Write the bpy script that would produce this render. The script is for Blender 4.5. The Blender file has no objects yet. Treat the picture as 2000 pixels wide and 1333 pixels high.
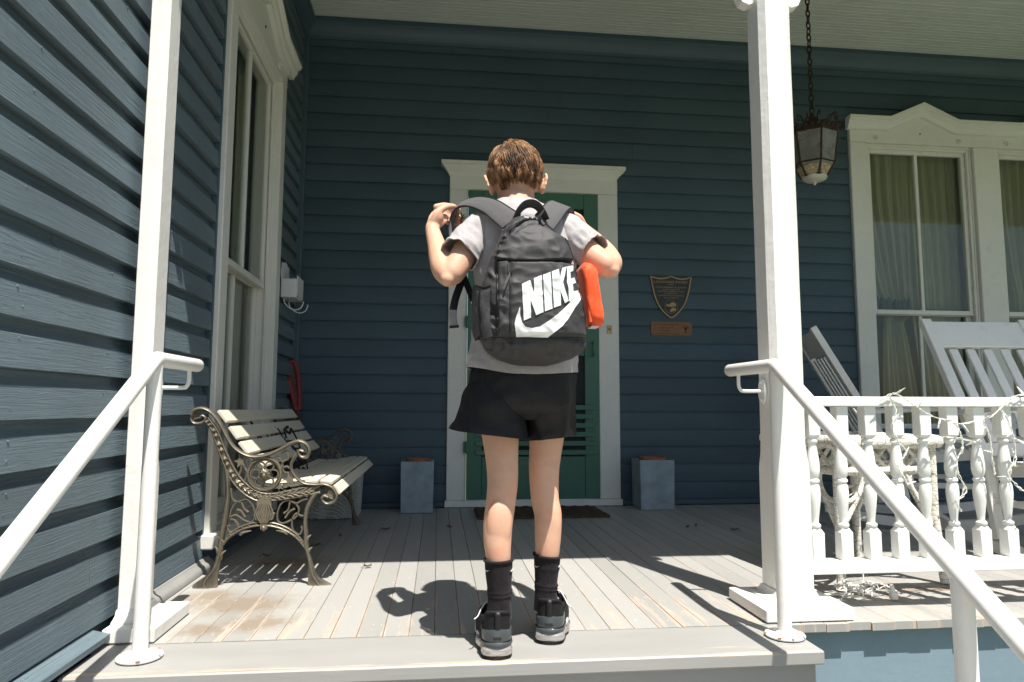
import bpy, bmesh, math, random
import numpy as np
from mathutils import Vector, Matrix, noise
from mathutils.bvhtree import BVHTree
random.seed(7)
rnd = random.Random(11)
scene = bpy.context.scene
COL = scene.collection
PI = math.pi

# ---------------------------------------------------------------- camera, sky, sun, exposure
cam_d = bpy.data.cameras.new('camera')
cam = bpy.data.objects.new('camera', cam_d)
COL.objects.link(cam)
cam_d.sensor_width = 36.0
cam_d.lens = 24.07
cam_d.clip_start = 0.05
cam_d.clip_end = 600
cam.location = (0, 0, 0.64)
cam.rotation_euler = (math.radians(90 + 5.574), math.radians(-0.18), math.radians(-6.164))
scene.camera = cam

SUN_DIR = Vector((0.135, -0.372, 1.0)).normalized()
world = bpy.data.worlds.new('World')
scene.world = world
world.use_nodes = True
wn = world.node_tree
bg = wn.nodes['Background']
sky = wn.nodes.new('ShaderNodeTexSky')
sky.sky_type = 'NISHITA'
sky.sun_disc = False
sky.sun_elevation = math.asin(SUN_DIR.z)
sky.sun_rotation = math.atan2(SUN_DIR.x, SUN_DIR.y)
sky.air_density = 1.0
sky.dust_density = 1.6
wn.links.new(sky.outputs['Color'], bg.inputs['Color'])
bg.inputs['Strength'].default_value = 0.080
sun_d = bpy.data.lights.new('sun', 'SUN')
sun_d.energy = 5.0
sun_d.angle = math.radians(0.5)
sun_d.color = (1.0, 0.95, 0.87)
sun = bpy.data.objects.new('sun', sun_d)
COL.objects.link(sun)
sun.rotation_euler = SUN_DIR.to_track_quat('Z', 'Y').to_euler()
sun.location = (2, -6, 14)
scene.view_settings.view_transform = 'Standard'
scene.view_settings.look = 'None'
scene.view_settings.exposure = 0.76
scene.view_settings.gamma = 1.0
scene.view_settings.use_curve_mapping = False
scene.render.engine = 'CYCLES'
scene.cycles.max_bounces = 8
scene.cycles.diffuse_bounces = 5
scene.cycles.transparent_max_bounces = 12

# ---------------------------------------------------------------- object helpers
def tag(o, label=None, cat=None, group=None, kind=None):
    if label: o['label'] = label
    if cat: o['category'] = cat
    if group: o['group'] = group
    if kind: o['kind'] = kind
    return o

def wloc(o):
    v = Vector((0, 0, 0))
    while o is not None:
        v += o.location
        o = o.parent
    return v

def thing(name, loc, label, cat, group=None):
    o = bpy.data.objects.new(name, None)
    o.empty_display_size = 0.1
    COL.objects.link(o)
    o.location = loc
    return tag(o, label, cat, group)

class MB:
    """collects verts and faces, then links ONE mesh object"""
    def __init__(s):
        s.v = []; s.f = []; s.m = []
    def add(s, vs, fs, mi=0):
        n = len(s.v)
        s.v.extend([tuple(p) for p in vs])
        s.f.extend([tuple(n + i for i in f) for f in fs])
        s.m.extend([mi] * len(fs))
        return s
    def box(s, x0, x1, y0, y1, z0, z1, mi=0):
        v = [(x0,y0,z0),(x1,y0,z0),(x1,y1,z0),(x0,y1,z0),(x0,y0,z1),(x1,y0,z1),(x1,y1,z1),(x0,y1,z1)]
        return s.add(v, [(0,3,2,1),(4,5,6,7),(0,1,5,4),(1,2,6,5),(2,3,7,6),(3,0,4,7)], mi)
    def cbox(s, x0, x1, y0, y1, z0, z1, c=0.003, mi=0):
        """box with chamfered edges"""
        bm = bmesh.new()
        bmesh.ops.create_cube(bm, size=1.0)
        for v in bm.verts:
            v.co = Vector(((x0+x1)/2 + v.co.x*(x1-x0), (y0+y1)/2 + v.co.y*(y1-y0), (z0+z1)/2 + v.co.z*(z1-z0)))
        bmesh.ops.bevel(bm, geom=bm.edges[:], offset=c, segments=1, affect='EDGES', profile=0.5)
        return s.bm(bm, mi)
    def bm(s, bm, mi=0):
        bm.verts.index_update()
        s.add([v.co[:] for v in bm.verts], [[v.index for v in f.verts] for f in bm.faces], mi)
        bm.free()
        return s
    def obox(s, c, ax, ay, az, mi=0):
        """box from centre and three half-axis vectors"""
        c = Vector(c); ax = Vector(ax); ay = Vector(ay); az = Vector(az)
        v = [c - ax - ay - az, c + ax - ay - az, c + ax + ay - az, c - ax + ay - az,
             c - ax - ay + az, c + ax - ay + az, c + ax + ay + az, c - ax + ay + az]
        return s.add(v, [(0,3,2,1),(4,5,6,7),(0,1,5,4),(1,2,6,5),(2,3,7,6),(3,0,4,7)], mi)
    def loft(s, rings, cap=True, closed=True, mi=0):
        n = len(rings[0]); vs = [p for r in rings for p in r]; fs = []
        for i in range(len(rings) - 1):
            for j in range(n if closed else n - 1):
                a = i*n + j; b = i*n + (j+1) % n
                fs.append((a, b, b + n, a + n))
        if cap and closed:
            fs.append(tuple(range(n - 1, -1, -1)))
            fs.append(tuple((len(rings) - 1)*n + j for j in range(n)))
        return s.add(vs, fs, mi)
    def tube(s, pts, r, n=8, cap=True, mi=0, flat=None, closed=False, up=None):
        """tube along pts; r number or list; flat=(a,b) scales the two cross axes"""
        pts = [Vector(p) for p in pts]
        if not hasattr(r, '__len__'): r = [r]*len(pts)
        rings = []
        t0 = (pts[1] - pts[0]).normalized()
        if up is None:
            up = Vector((0,0,1)) if abs(t0.z) < 0.9 else Vector((0,1,0))
        u = (Vector(up) - t0*Vector(up).dot(t0)).normalized()
        for i, p in enumerate(pts):
            if i == 0: t = pts[1] - pts[0]
            elif i == len(pts) - 1: t = pts[-1] - pts[-2]
            else: t = (pts[i+1] - p).normalized() + (p - pts[i-1]).normalized()
            if t.length < 1e-9: t = t0
            t = t.normalized()
            u = u - t*u.dot(t)
            if u.length < 1e-6: u = t.orthogonal()
            u = u.normalized()
            w = t.cross(u)
            fa, fb = flat if flat else (1, 1)
            rings.append([p + (u*math.cos(2*PI*k/n)*fa + w*math.sin(2*PI*k/n)*fb)*r[i] for k in range(n)])
        return s.loft(rings, cap, True, mi)
    def lathe(s, c, prof, n=16, mi=0, cap=True):
        """prof list of (radius, z) round vertical axis through c"""
        rings = [[(c[0] + r*math.cos(2*PI*k/n), c[1] + r*math.sin(2*PI*k/n), c[2] + z) for k in range(n)] for r, z in prof]
        return s.loft(rings, cap, True, mi)
    def prism(s, poly, to3, d0, d1, mi=0):
        """poly in 2D, to3(a,b,d)->xyz, extruded d0..d1, concave allowed"""
        bm = bmesh.new()
        vs = [bm.verts.new(to3(a, b, d0)) for a, b in poly]
        f = bm.faces.new(vs)
        r = bmesh.ops.extrude_face_region(bm, geom=[f])
        off = Vector(to3(0, 0, d1)) - Vector(to3(0, 0, d0))
        for e in r['geom']:
            if isinstance(e, bmesh.types.BMVert): e.co += off
        bmesh.ops.recalc_face_normals(bm, faces=bm.faces[:])
        bmesh.ops.triangulate(bm, faces=[q for q in bm.faces if len(q.verts) > 4])
        return s.bm(bm, mi)
    def sphere(s, c, r, n=10, m=7, sc=(1,1,1), mi=0):
        rings = []
        for i in range(1, m):
            a = PI*i/m
            rings.append([(c[0] + r*sc[0]*math.sin(a)*math.cos(2*PI*k/n), c[1] + r*sc[1]*math.sin(a)*math.sin(2*PI*k/n), c[2] - r*sc[2]*math.cos(a)) for k in range(n)])
        return s.loft(rings, True, True, mi)
    def build(s, name, mat, parent=None, smooth=None, loc=None):
        """smooth: None flat, else angle in degrees for auto smoothing"""
        me = bpy.data.meshes.new(name)
        base = wloc(parent) if parent is not None else Vector((0,0,0))
        if loc is not None and parent is None:
            base = Vector(loc)
        vs = [(p[0]-base.x, p[1]-base.y, p[2]-base.z) for p in s.v]
        me.from_pydata(vs, [], s.f)
        mats = mat if isinstance(mat, (list, tuple)) else [mat]
        for m in mats: me.materials.append(m)
        if len(mats) > 1: me.polygons.foreach_set('material_index', s.m)
        me.validate()
        me.update()
        if smooth:
            me.polygons.foreach_set('use_smooth', [True]*len(me.polygons))
            me.set_sharp_from_angle(angle=math.radians(smooth))
        o = bpy.data.objects.new(name, me)
        COL.objects.link(o)
        if parent is not None: o.parent = parent
        elif loc is not None: o.location = loc
        return o

def fix_normals(o):
    bm = bmesh.new(); bm.from_mesh(o.data)
    bmesh.ops.recalc_face_normals(bm, faces=bm.faces[:])
    bm.to_mesh(o.data); bm.free()
    return o

def dup(o, loc, parent=None):
    c = o.copy(); COL.objects.link(c)
    c.location = loc
    if parent is not None: c.parent = parent
    return c

def copy_tree(o, parent=None):
    c = o.copy(); COL.objects.link(c)
    if parent is not None: c.parent = parent
    for ch in list(o.children): copy_tree(ch, c)
    return c

def spline(pts, n=6):
    """Catmull-Rom through pts"""
    P = [Vector(p) for p in pts]
    P = [P[0]*2 - P[1]] + P + [P[-1]*2 - P[-2]]
    out = []
    for i in range(1, len(P) - 2):
        for k in range(n):
            t = k/n
            a, b, c, d = P[i-1], P[i], P[i+1], P[i+2]
            out.append(0.5*((2*b) + (c - a)*t + (2*a - 5*b + 4*c - d)*t*t + (3*b - a - 3*c + d)*t**3))
    out.append(P[-2])
    return out

# ---------------------------------------------------------------- material helpers
def new_mat(name):
    m = bpy.data.materials.new(name)
    m.use_nodes = True
    nt = m.node_tree
    return m, nt, nt.nodes['Principled BSDF']

def N(nt, typ, **kw):
    n = nt.nodes.new(typ)
    for k, v in kw.items():
        if k in n.inputs: n.inputs[k].default_value = v
        else: setattr(n, k, v)
    return n

def wpos(nt, scale):
    g = nt.nodes.new('ShaderNodeNewGeometry')
    m = nt.nodes.new('ShaderNodeMapping')
    m.inputs['Scale'].default_value = scale
    nt.links.new(g.outputs['Position'], m.inputs['Vector'])
    return m.outputs['Vector']

def noise_tex(nt, vec, scale=1.0, detail=6.0, rough=0.6, dist=0.0):
    n = N(nt, 'ShaderNodeTexNoise')
    n.inputs['Scale'].default_value = scale
    n.inputs['Detail'].default_value = detail
    n.inputs['Roughness'].default_value = rough
    n.inputs['Distortion'].default_value = dist
    nt.links.new(vec, n.inputs['Vector'])
    return n.outputs['Fac']

def ramp(nt, fac, stops):
    r = nt.nodes.new('ShaderNodeValToRGB')
    e = r.color_ramp.elements
    while len(e) > 1: e.remove(e[0])
    for i, (p, c) in enumerate(stops):
        if not hasattr(c, '__len__'): c = (c, c, c)
        el = e[0] if i == 0 else e.new(p)
        el.position = p
        el.color = (*c, 1)
    nt.links.new(fac, r.inputs['Fac'])
    return r.outputs['Color']

def mixc(nt, fac, a, b, typ='MIX'):
    m = nt.nodes.new('ShaderNodeMix')
    m.data_type = 'RGBA'; m.blend_type = typ
    for sock, val in ((m.inputs[0], fac), (m.inputs[6], a), (m.inputs[7], b)):
        if isinstance(val, (int, float)): sock.default_value = val
        elif isinstance(val, (tuple, list)): sock.default_value = (*val, 1) if len(val) == 3 else val
        else: nt.links.new(val, sock)
    return m.outputs[2]

def bump(nt, bsdf, h, strength=0.4, dist=0.002, prev=None):
    b = nt.nodes.new('ShaderNodeBump')
    b.inputs['Strength'].default_value = strength
    b.inputs['Distance'].default_value = dist
    nt.links.new(h, b.inputs['Height'])
    if prev is not None: nt.links.new(prev, b.inputs['Normal'])
    nt.links.new(b.outputs['Normal'], bsdf.inputs['Normal'])
    return b.outputs['Normal']

def sh(c, k): return tuple(min(1, x*k) for x in c)

def paint(name, col, rough=0.5, grain=None, gstr=0.3, gdist=0.0015, var=0.10, dirt=None, dirt_amt=0.0, spec=0.4, lump=0.15, boards=0.0, chips=None):
    """painted wood: colour drift, brushed wood grain along an axis ('x','y','z'), soft lumps, dirt specks"""
    m, nt, b = new_mat(name)
    b.inputs['Roughness'].default_value = rough
    b.inputs['Specular IOR Level'].default_value = spec
    big = noise_tex(nt, wpos(nt, (1.7, 1.7, 1.7)), 1.5, 4)
    c = ramp(nt, big, [(0.25, sh(col, 1 - var)), (0.75, sh(col, 1 + var))])
    fine = noise_tex(nt, wpos(nt, (1, 1, 1)), 60, 3)
    c = mixc(nt, ramp(nt, fine, [(0.3, 0.0), (0.8, 0.25)]), c, sh(col, 0.8))
    if dirt:
        d = noise_tex(nt, wpos(nt, (1, 1, 1)), 14, 8, 0.7)
        c = mixc(nt, ramp(nt, d, [(0.56, 0.0), (0.75, dirt_amt)]), c, dirt)
    if boards:
        oi = nt.nodes.new('ShaderNodeObjectInfo')
        c = mixc(nt, 1.0, c, ramp(nt, oi.outputs['Random'], [(0.0, 1 - boards), (1.0, 1.0)]), 'MULTIPLY')
    if chips:
        ch = noise_tex(nt, wpos(nt, (1, 1, 0.5)), 19, 8, 0.75)
        c = mixc(nt, ramp(nt, ch, [(0.735, 0.0), (0.76, 0.85)]), c, chips)
    nt.links.new(c, b.inputs['Base Color'])
    prev = bump(nt, b, noise_tex(nt, wpos(nt, (1, 1, 1)), 22, 4), lump, 0.004)
    if grain:
        s = {'x': (1.3, 40, 40), 'y': (40, 1.3, 40), 'z': (40, 40, 1.3)}[grain]
        g = noise_tex(nt, wpos(nt, s), 3.0, 8, 0.7, 1.4)
        prev = bump(nt, b, g, gstr, gdist, prev)
    return m

def plain(name, col, rough=0.5, metal=0.0, spec=0.5, var=0.1, scale=20, bstr=0.15, bdist=0.001, sheen=0.0):
    m, nt, b = new_mat(name)
    b.inputs['Roughness'].default_value = rough
    b.inputs['Metallic'].default_value = metal
    b.inputs['Specular IOR Level'].default_value = spec
    if sheen: b.inputs['Sheen Weight'].default_value = sheen
    n = noise_tex(nt, wpos(nt, (1, 1, 1)), scale, 5)
    nt.links.new(ramp(nt, n, [(0.3, sh(col, 1 - var)), (0.7, sh(col, 1 + var))]), b.inputs['Base Color'])
    if bstr: bump(nt, b, noise_tex(nt, wpos(nt, (1, 1, 1)), scale*4, 4), bstr, bdist)
    return m

def glass(name, tint=(0.9, 0.93, 0.92), refl=1.0, rough=0.03):
    m, nt, b = new_mat(name)
    nt.nodes.remove(b)
    out = nt.nodes['Material Output']
    tr = N(nt, 'ShaderNodeBsdfTransparent'); tr.inputs['Color'].default_value = (*tint, 1)
    gl = N(nt, 'ShaderNodeBsdfGlossy'); gl.inputs['Roughness'].default_value = rough
    gl.inputs['Color'].default_value = (refl, refl, refl, 1)
    lw = N(nt, 'ShaderNodeLayerWeight'); lw.inputs['Blend'].default_value = 0.5
    pw = N(nt, 'ShaderNodeMath', operation='POWER'); pw.inputs[1].default_value = 5.0
    nt.links.new(lw.outputs['Facing'], pw.inputs[0])
    fr = N(nt, 'ShaderNodeMath', operation='MULTIPLY_ADD'); fr.inputs[1].default_value = 0.95; fr.inputs[2].default_value = 0.045
    nt.links.new(pw.outputs[0], fr.inputs[0])
    wob = noise_tex(nt, wpos(nt, (1, 1, 1)), 3, 2)
    bp = N(nt, 'ShaderNodeBump'); bp.inputs['Strength'].default_value = 0.05; bp.inputs['Distance'].default_value = 0.01
    nt.links.new(wob, bp.inputs['Height'])
    nt.links.new(bp.outputs['Normal'], gl.inputs['Normal'])
    mx = N(nt, 'ShaderNodeMixShader')
    nt.links.new(fr.outputs[0], mx.inputs[0])
    nt.links.new(tr.outputs[0], mx.inputs[1]); nt.links.new(gl.outputs[0], mx.inputs[2])
    nt.links.new(mx.outputs[0], out.inputs['Surface'])
    return m
# ---------------------------------------------------------------- materials
BLUE_SUNLIT = (0.150, 0.206, 0.238)  # same house paint as the back wall, lightened to stand in for sunlight
M_side_sunlit = paint('slate blue paint on weathered siding along y', BLUE_SUNLIT, 0.5, 'y', 1.0, 0.006, 0.12, spec=0.35, lump=0.45, boards=0.22)
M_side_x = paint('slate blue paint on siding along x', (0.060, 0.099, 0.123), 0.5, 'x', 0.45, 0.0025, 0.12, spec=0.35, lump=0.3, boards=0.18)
M_blue_trim = paint('slate blue trim paint', (0.060, 0.100, 0.128), 0.45, None, var=0.08)
M_skirt = paint('pale blue skirt paint', (0.22, 0.30, 0.36), 0.55, 'x', 0.25, 0.001, 0.06, dirt=(0.4, 0.46, 0.5), dirt_amt=0.15)
M_white = paint('white trim paint', (0.74, 0.73, 0.67), 0.45, None, var=0.05, dirt=(0.45, 0.42, 0.36), dirt_amt=0.35)
M_post = paint('white paint on rough post', (0.83, 0.82, 0.78), 0.5, 'z', 0.6, 0.002, 0.04, lump=0.5, dirt=(0.5, 0.42, 0.32), dirt_amt=0.2, chips=(0.45, 0.40, 0.33))
M_baluster = paint('white glossy baluster paint', (0.82, 0.82, 0.79), 0.35, None, var=0.03, lump=0.12)
M_rail = paint('white railing paint', (0.82, 0.82, 0.79), 0.4, 'x', 0.4, 0.001, 0.03)
M_pipe = paint('white enamel pipe paint', (0.82, 0.81, 0.78), 0.36, None, var=0.03, lump=0.25, dirt=(0.55, 0.47, 0.36), dirt_amt=0.22, chips=(0.30, 0.15, 0.07))
M_green = paint('green door paint', (0.056, 0.155, 0.106), 0.45, 'z', 0.3, 0.0008, 0.08, dirt=(0.02, 0.07, 0.04), dirt_amt=0.5)
M_ceil = paint('pale grey green ceiling paint', (0.55, 0.585, 0.545), 0.5, 'x', 0.2, 0.0008, 0.06)
M_dark = plain('dark interior', (0.02, 0.021, 0.02), 0.8, 0, 0.2)
M_screen = plain('dark insect screen', (0.012, 0.014, 0.013), 0.6, 0, 0.3, 0.2, 500, 0.3)
M_glass = glass('window glass', (0.86, 0.90, 0.87), 0.7)
def dusty_glass():
    m, nt, b = new_mat('dusty lantern glass')
    out = nt.nodes['Material Output']
    b.inputs['Base Color'].default_value = (0.30, 0.29, 0.24, 1); b.inputs['Roughness'].default_value = 0.5
    tr = N(nt, 'ShaderNodeBsdfTransparent'); tr.inputs['Color'].default_value = (0.75, 0.76, 0.72, 1)
    mx = N(nt, 'ShaderNodeMixShader')
    n = noise_tex(nt, wpos(nt, (1, 1, 1)), 14, 5, 0.6)
    nt.links.new(ramp(nt, n, [(0.3, 0.35), (0.7, 0.62)]), mx.inputs[0])
    nt.links.new(tr.outputs[0], mx.inputs[1]); nt.links.new(b.outputs[0], mx.inputs[2])
    nt.links.new(mx.outputs[0], out.inputs['Surface'])
    return m
M_lampglass = dusty_glass()
M_chair = paint('white painted rocker', (0.84, 0.83, 0.78), 0.4, None, var=0.05, dirt=(0.4, 0.37, 0.32), dirt_amt=0.3)
M_slat = paint('cream painted bench slat', (0.66, 0.61, 0.50), 0.5, 'y', 0.5, 0.001, 0.08, dirt=(0.35, 0.3, 0.22), dirt_amt=0.5)
M_terra = plain('terracotta', (0.33, 0.13, 0.07), 0.8, 0, 0.3, 0.15, 14)
M_planter = plain('grey stone planter', (0.27, 0.33, 0.36), 0.7, 0, 0.35, 0.22, 11, 0.25, 0.002)
M_brass = plain('aged brass', (0.45, 0.34, 0.16), 0.4, 0.6, 0.5, 0.2, 40)
M_bronze = plain('dark bronze field', (0.035, 0.038, 0.034), 0.5, 0.3, 0.5, 0.2, 60)
M_bronze_hi = plain('polished bronze relief', (0.36, 0.24, 0.11), 0.45, 0.5, 0.5, 0.2, 60)
M_copper = plain('brown copper plate', (0.20, 0.105, 0.045), 0.5, 0.4, 0.5, 0.15, 30)
M_ink = plain('dark engraved letters', (0.02, 0.015, 0.012), 0.7)
M_rust = plain('rusty lantern iron', (0.045, 0.028, 0.018), 0.8, 0.3, 0.3, 0.5, 60, 0.5, 0.002)
M_black_iron = plain('black iron', (0.008, 0.008, 0.009), 0.45, 0.2, 0.5)
M_red = plain('faded red paint', (0.27, 0.03, 0.032), 0.6, 0, 0.4, 0.2, 30)
M_wood_brown = plain('brown wood handle', (0.10, 0.045, 0.028), 0.7, 0, 0.3, 0.3, 25)
M_mail = plain('white enamelled mailbox', (0.72, 0.72, 0.70), 0.35, 0, 0.5, 0.06, 20)
M_mat = plain('brown coir', (0.10, 0.076, 0.053), 0.95, 0, 0.1, 0.35, 60, 0.9, 0.006)
M_leaf = plain('dry leaf', (0.17, 0.12, 0.08), 0.8, 0, 0.2, 0.3, 40)
M_wire = plain('off white light wire', (0.78, 0.76, 0.69), 0.45, 0, 0.5, 0.06)
M_bulb = plain('milky bulb', (0.80, 0.80, 0.76), 0.25, 0, 0.5, 0.03)
M_bottle = glass('bottle glass', (0.45, 0.62, 0.60))
M_bluejar = plain('cobalt glass jar', (0.012, 0.022, 0.10), 0.12, 0, 0.7, 0.2)

def curtain_mat():
    m, nt, b = new_mat('cream curtain cloth')
    b.inputs['Roughness'].default_value = 0.9
    n = noise_tex(nt, wpos(nt, (30, 30, 3)), 3, 5)
    nt.links.new(ramp(nt, n, [(0.3, (0.42, 0.385, 0.28)), (0.7, (0.50, 0.46, 0.345))]), b.inputs['Base Color'])
    return m
M_curtain = curtain_mat()

def floor_mat():
    m, nt, b = new_mat('worn grey porch floor paint')
    b.inputs['Roughness'].default_value = 0.5
    b.inputs['Specular IOR Level'].default_value = 0.4
    col = (0.345, 0.342, 0.325)
    big = noise_tex(nt, wpos(nt, (2.0, 0.7, 1)), 1.6, 5)
    c = ramp(nt, big, [(0.25, sh(col, 0.86)), (0.75, sh(col, 1.08))])
    # tone of each board, from its own random value
    oi = nt.nodes.new('ShaderNodeObjectInfo')
    c = mixc(nt, 0.55, c, mixc(nt, oi.outputs['Random'], sh(col, 0.80), sh(col, 1.16)))
    # brown dirt near the bench
    g = nt.nodes.new('ShaderNodeNewGeometry')
    def spot(cx, cy, rx, ry, seed):
        v = nt.nodes.new('ShaderNodeMapping'); v.vector_type = 'POINT'
        v.inputs['Location'].default_value = (-cx/rx, -cy/ry, 0)
        v.inputs['Scale'].default_value = (1/rx, 1/ry, 0)
        nt.links.new(g.outputs['Position'], v.inputs['Vector'])
        ln = N(nt, 'ShaderNodeVectorMath', operation='LENGTH')
        nt.links.new(v.outputs['Vector'], ln.inputs[0])
        wob = noise_tex(nt, wpos(nt, (1, 1, 1)), 14 + 2*seed, 8, 0.72)
        ad = N(nt, 'ShaderNodeMath', operation='ADD')
        mu = N(nt, 'ShaderNodeMath', operation='MULTIPLY'); mu.inputs[1].default_value = 1.3
        nt.links.new(wob, mu.inputs[0])
        nt.links.new(ln.outputs['Value'], ad.inputs[0]); nt.links.new(mu.outputs[0], ad.inputs[1])
        hf = N(nt, 'ShaderNodeMath', operation='MULTIPLY'); hf.inputs[1].default_value = 0.5
        nt.links.new(ad.outputs[0], hf.inputs[0])
        return ramp(nt, hf.outputs[0], [(0.47, 0.95), (0.56, 0.45), (0.72, 0.0)])
    for i, (cx, cy, rx, ry) in enumerate([(-0.62, 2.38, 0.30, 0.19), (-0.52, 2.18, 0.18, 0.14), (-0.76, 2.50, 0.16, 0.14), (-0.66, 2.13, 0.14, 0.10), (-0.60, 3.0, 0.3, 0.2), (1.75, 2.35, 0.3, 0.06)]):
        mu = N(nt, 'ShaderNodeMath', operation='MULTIPLY'); mu.inputs[1].default_value = 0.72
        nt.links.new(spot(cx, cy, rx, ry, i), mu.inputs[0])
        c = mixc(nt, mu.outputs[0], c, (0.235, 0.175, 0.115))
    # bare wood along board edges: streaks stretched along y, strongest near the front
    sep = nt.nodes.new('ShaderNodeSeparateXYZ'); nt.links.new(g.outputs['Position'], sep.inputs[0])
    md = N(nt, 'ShaderNodeMath', operation='MULTIPLY'); md.inputs[1].default_value = 1/0.0727
    nt.links.new(sep.outputs['X'], md.inputs[0])
    fr = N(nt, 'ShaderNodeMath', operation='FRACT'); nt.links.new(md.outputs[0], fr.inputs[0])
    edge = ramp(nt, fr.outputs[0], [(0.0, 1.0), (0.09, 0.25), (0.2, 0.0), (0.8, 0.0), (0.92, 0.25), (1.0, 1.0)])
    st = noise_tex(nt, wpos(nt, (21, 2.0, 1)), 1.0, 9, 0.76)
    ypos = N(nt, 'ShaderNodeMapRange'); ypos.inputs[1].default_value = 1.8; ypos.inputs[2].default_value = 3.0
    ypos.inputs[3].default_value = 0.145; ypos.inputs[4].default_value = -0.02
    nt.links.new(sep.outputs['Y'], ypos.inputs[0])
    s1 = N(nt, 'ShaderNodeMath', operation='MULTIPLY_ADD'); s1.inputs[1].default_value = 0.16
    nt.links.new(edge, s1.inputs[0]); nt.links.new(st, s1.inputs[2])
    s2 = N(nt, 'ShaderNodeMath', operation='ADD')
    nt.links.new(s1.outputs[0], s2.inputs[0]); nt.links.new(ypos.outputs[0], s2.inputs[1])
    mask = ramp(nt, s2.outputs[0], [(0.655, 0.0), (0.69, 0.9)])
    wood = ramp(nt, noise_tex(nt, wpos(nt, (60, 4, 1)), 2, 5), [(0.3, (0.38, 0.30, 0.24)), (0.7, (0.55, 0.47, 0.40))])
    c = mixc(nt, mask, c, wood)
    sp = noise_tex(nt, wpos(nt, (1, 1, 1)), 75, 2, 0.4)
    c = mixc(nt, ramp(nt, sp, [(0.715, 0.0), (0.74, 0.7)]), c, (0.72, 0.70, 0.64))
    nt.links.new(c, b.inputs['Base Color'])
    p = bump(nt, b, noise_tex(nt, wpos(nt, (40, 3, 1)), 2.5, 6), 0.25, 0.0012)
    bump(nt, b, mask, -0.35, 0.0012, p)
    return m
M_floor = floor_mat()

def tread_mat():
    m, nt, b = new_mat('grey step paint')
    b.inputs['Roughness'].default_value = 0.5
    col = (0.31, 0.308, 0.296)
    big = noise_tex(nt, wpos(nt, (0.9, 3, 3)), 2.2, 5)
    c = ramp(nt, big, [(0.25, sh(col, 0.9)), (0.75, sh(col, 1.08))])
    g = nt.nodes.new('ShaderNodeNewGeometry')
    sep = nt.nodes.new('ShaderNodeSeparateXYZ'); nt.links.new(g.outputs['Position'], sep.inputs[0])
    yr = N(nt, 'ShaderNodeMapRange'); yr.inputs[1].default_value = 1.795; yr.inputs[2].default_value = 1.88
    yr.inputs[3].default_value = 0.185; yr.inputs[4].default_value = 0.0
    nt.links.new(sep.outputs['Y'], yr.inputs[0])
    zr = N(nt, 'ShaderNodeMapRange'); zr.inputs[1].default_value = -0.018; zr.inputs[2].default_value = -0.004
    zr.inputs[3].default_value = -0.3; zr.inputs[4].default_value = 0.0
    nt.links.new(sep.outputs['Z'], zr.inputs[0])
    st = noise_tex(nt, wpos(nt, (2.0, 34, 34)), 1.0, 8, 0.7)
    a = N(nt, 'ShaderNodeMath', operation='ADD'); nt.links.new(st, a.inputs[0]); nt.links.new(yr.outputs[0], a.inputs[1])
    a2 = N(nt, 'ShaderNodeMath', operation='ADD'); nt.links.new(a.outputs[0], a2.inputs[0]); nt.links.new(zr.outputs[0], a2.inputs[1])
    mask = ramp(nt, a2.outputs[0], [(0.69, 0.0), (0.74, 0.9)])
    wood = ramp(nt, noise_tex(nt, wpos(nt, (4, 60, 60)), 2, 5), [(0.3, (0.44, 0.33, 0.24)), (0.7, (0.58, 0.48, 0.38))])
    c = mixc(nt, mask, c, wood)
    nt.links.new(c, b.inputs['Base Color'])
    p = bump(nt, b, noise_tex(nt, wpos(nt, (3, 45, 45)), 2.2, 6), 0.35, 0.0014)
    bump(nt, b, mask, -0.3, 0.001, p)
    return m
M_tread = tread_mat()

def castiron_mat():
    m, nt, b = new_mat('cast iron with rubbed gold edges')
    b.inputs['Roughness'].default_value = 0.42
    b.inputs['Metallic'].default_value = 0.35
    g = nt.nodes.new('ShaderNodeNewGeometry')
    n = noise_tex(nt, wpos(nt, (1, 1, 1)), 45, 6, 0.65)
    c = ramp(nt, n, [(0.3, (0.022, 0.02, 0.017)), (0.55, (0.058, 0.054, 0.046)), (0.75, (0.16, 0.147, 0.118))])
    pt = ramp(nt, g.outputs['Pointiness'], [(0.52, 0.0), (0.60, 0.6)])
    c = mixc(nt, pt, c, (0.30, 0.26, 0.185))
    nt.links.new(c, b.inputs['Base Color'])
    bump(nt, b, n, 0.5, 0.0016)
    return m
M_cast = castiron_mat()

def wicker_mat(name, col, sc):
    m, nt, b = new_mat(name)
    b.inputs['Roughness'].default_value = 0.7
    n = noise_tex(nt, wpos(nt, (1, 1, 1)), sc, 5)
    nt.links.new(ramp(nt, n, [(0.3, sh(col, 0.75)), (0.7, sh(col, 1.1))]), b.inputs['Base Color'])
    bump(nt, b, n, 0.3, 0.002)
    return m
M_wicker = wicker_mat('grey white woven wicker', (0.52, 0.52, 0.48), 12)

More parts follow.
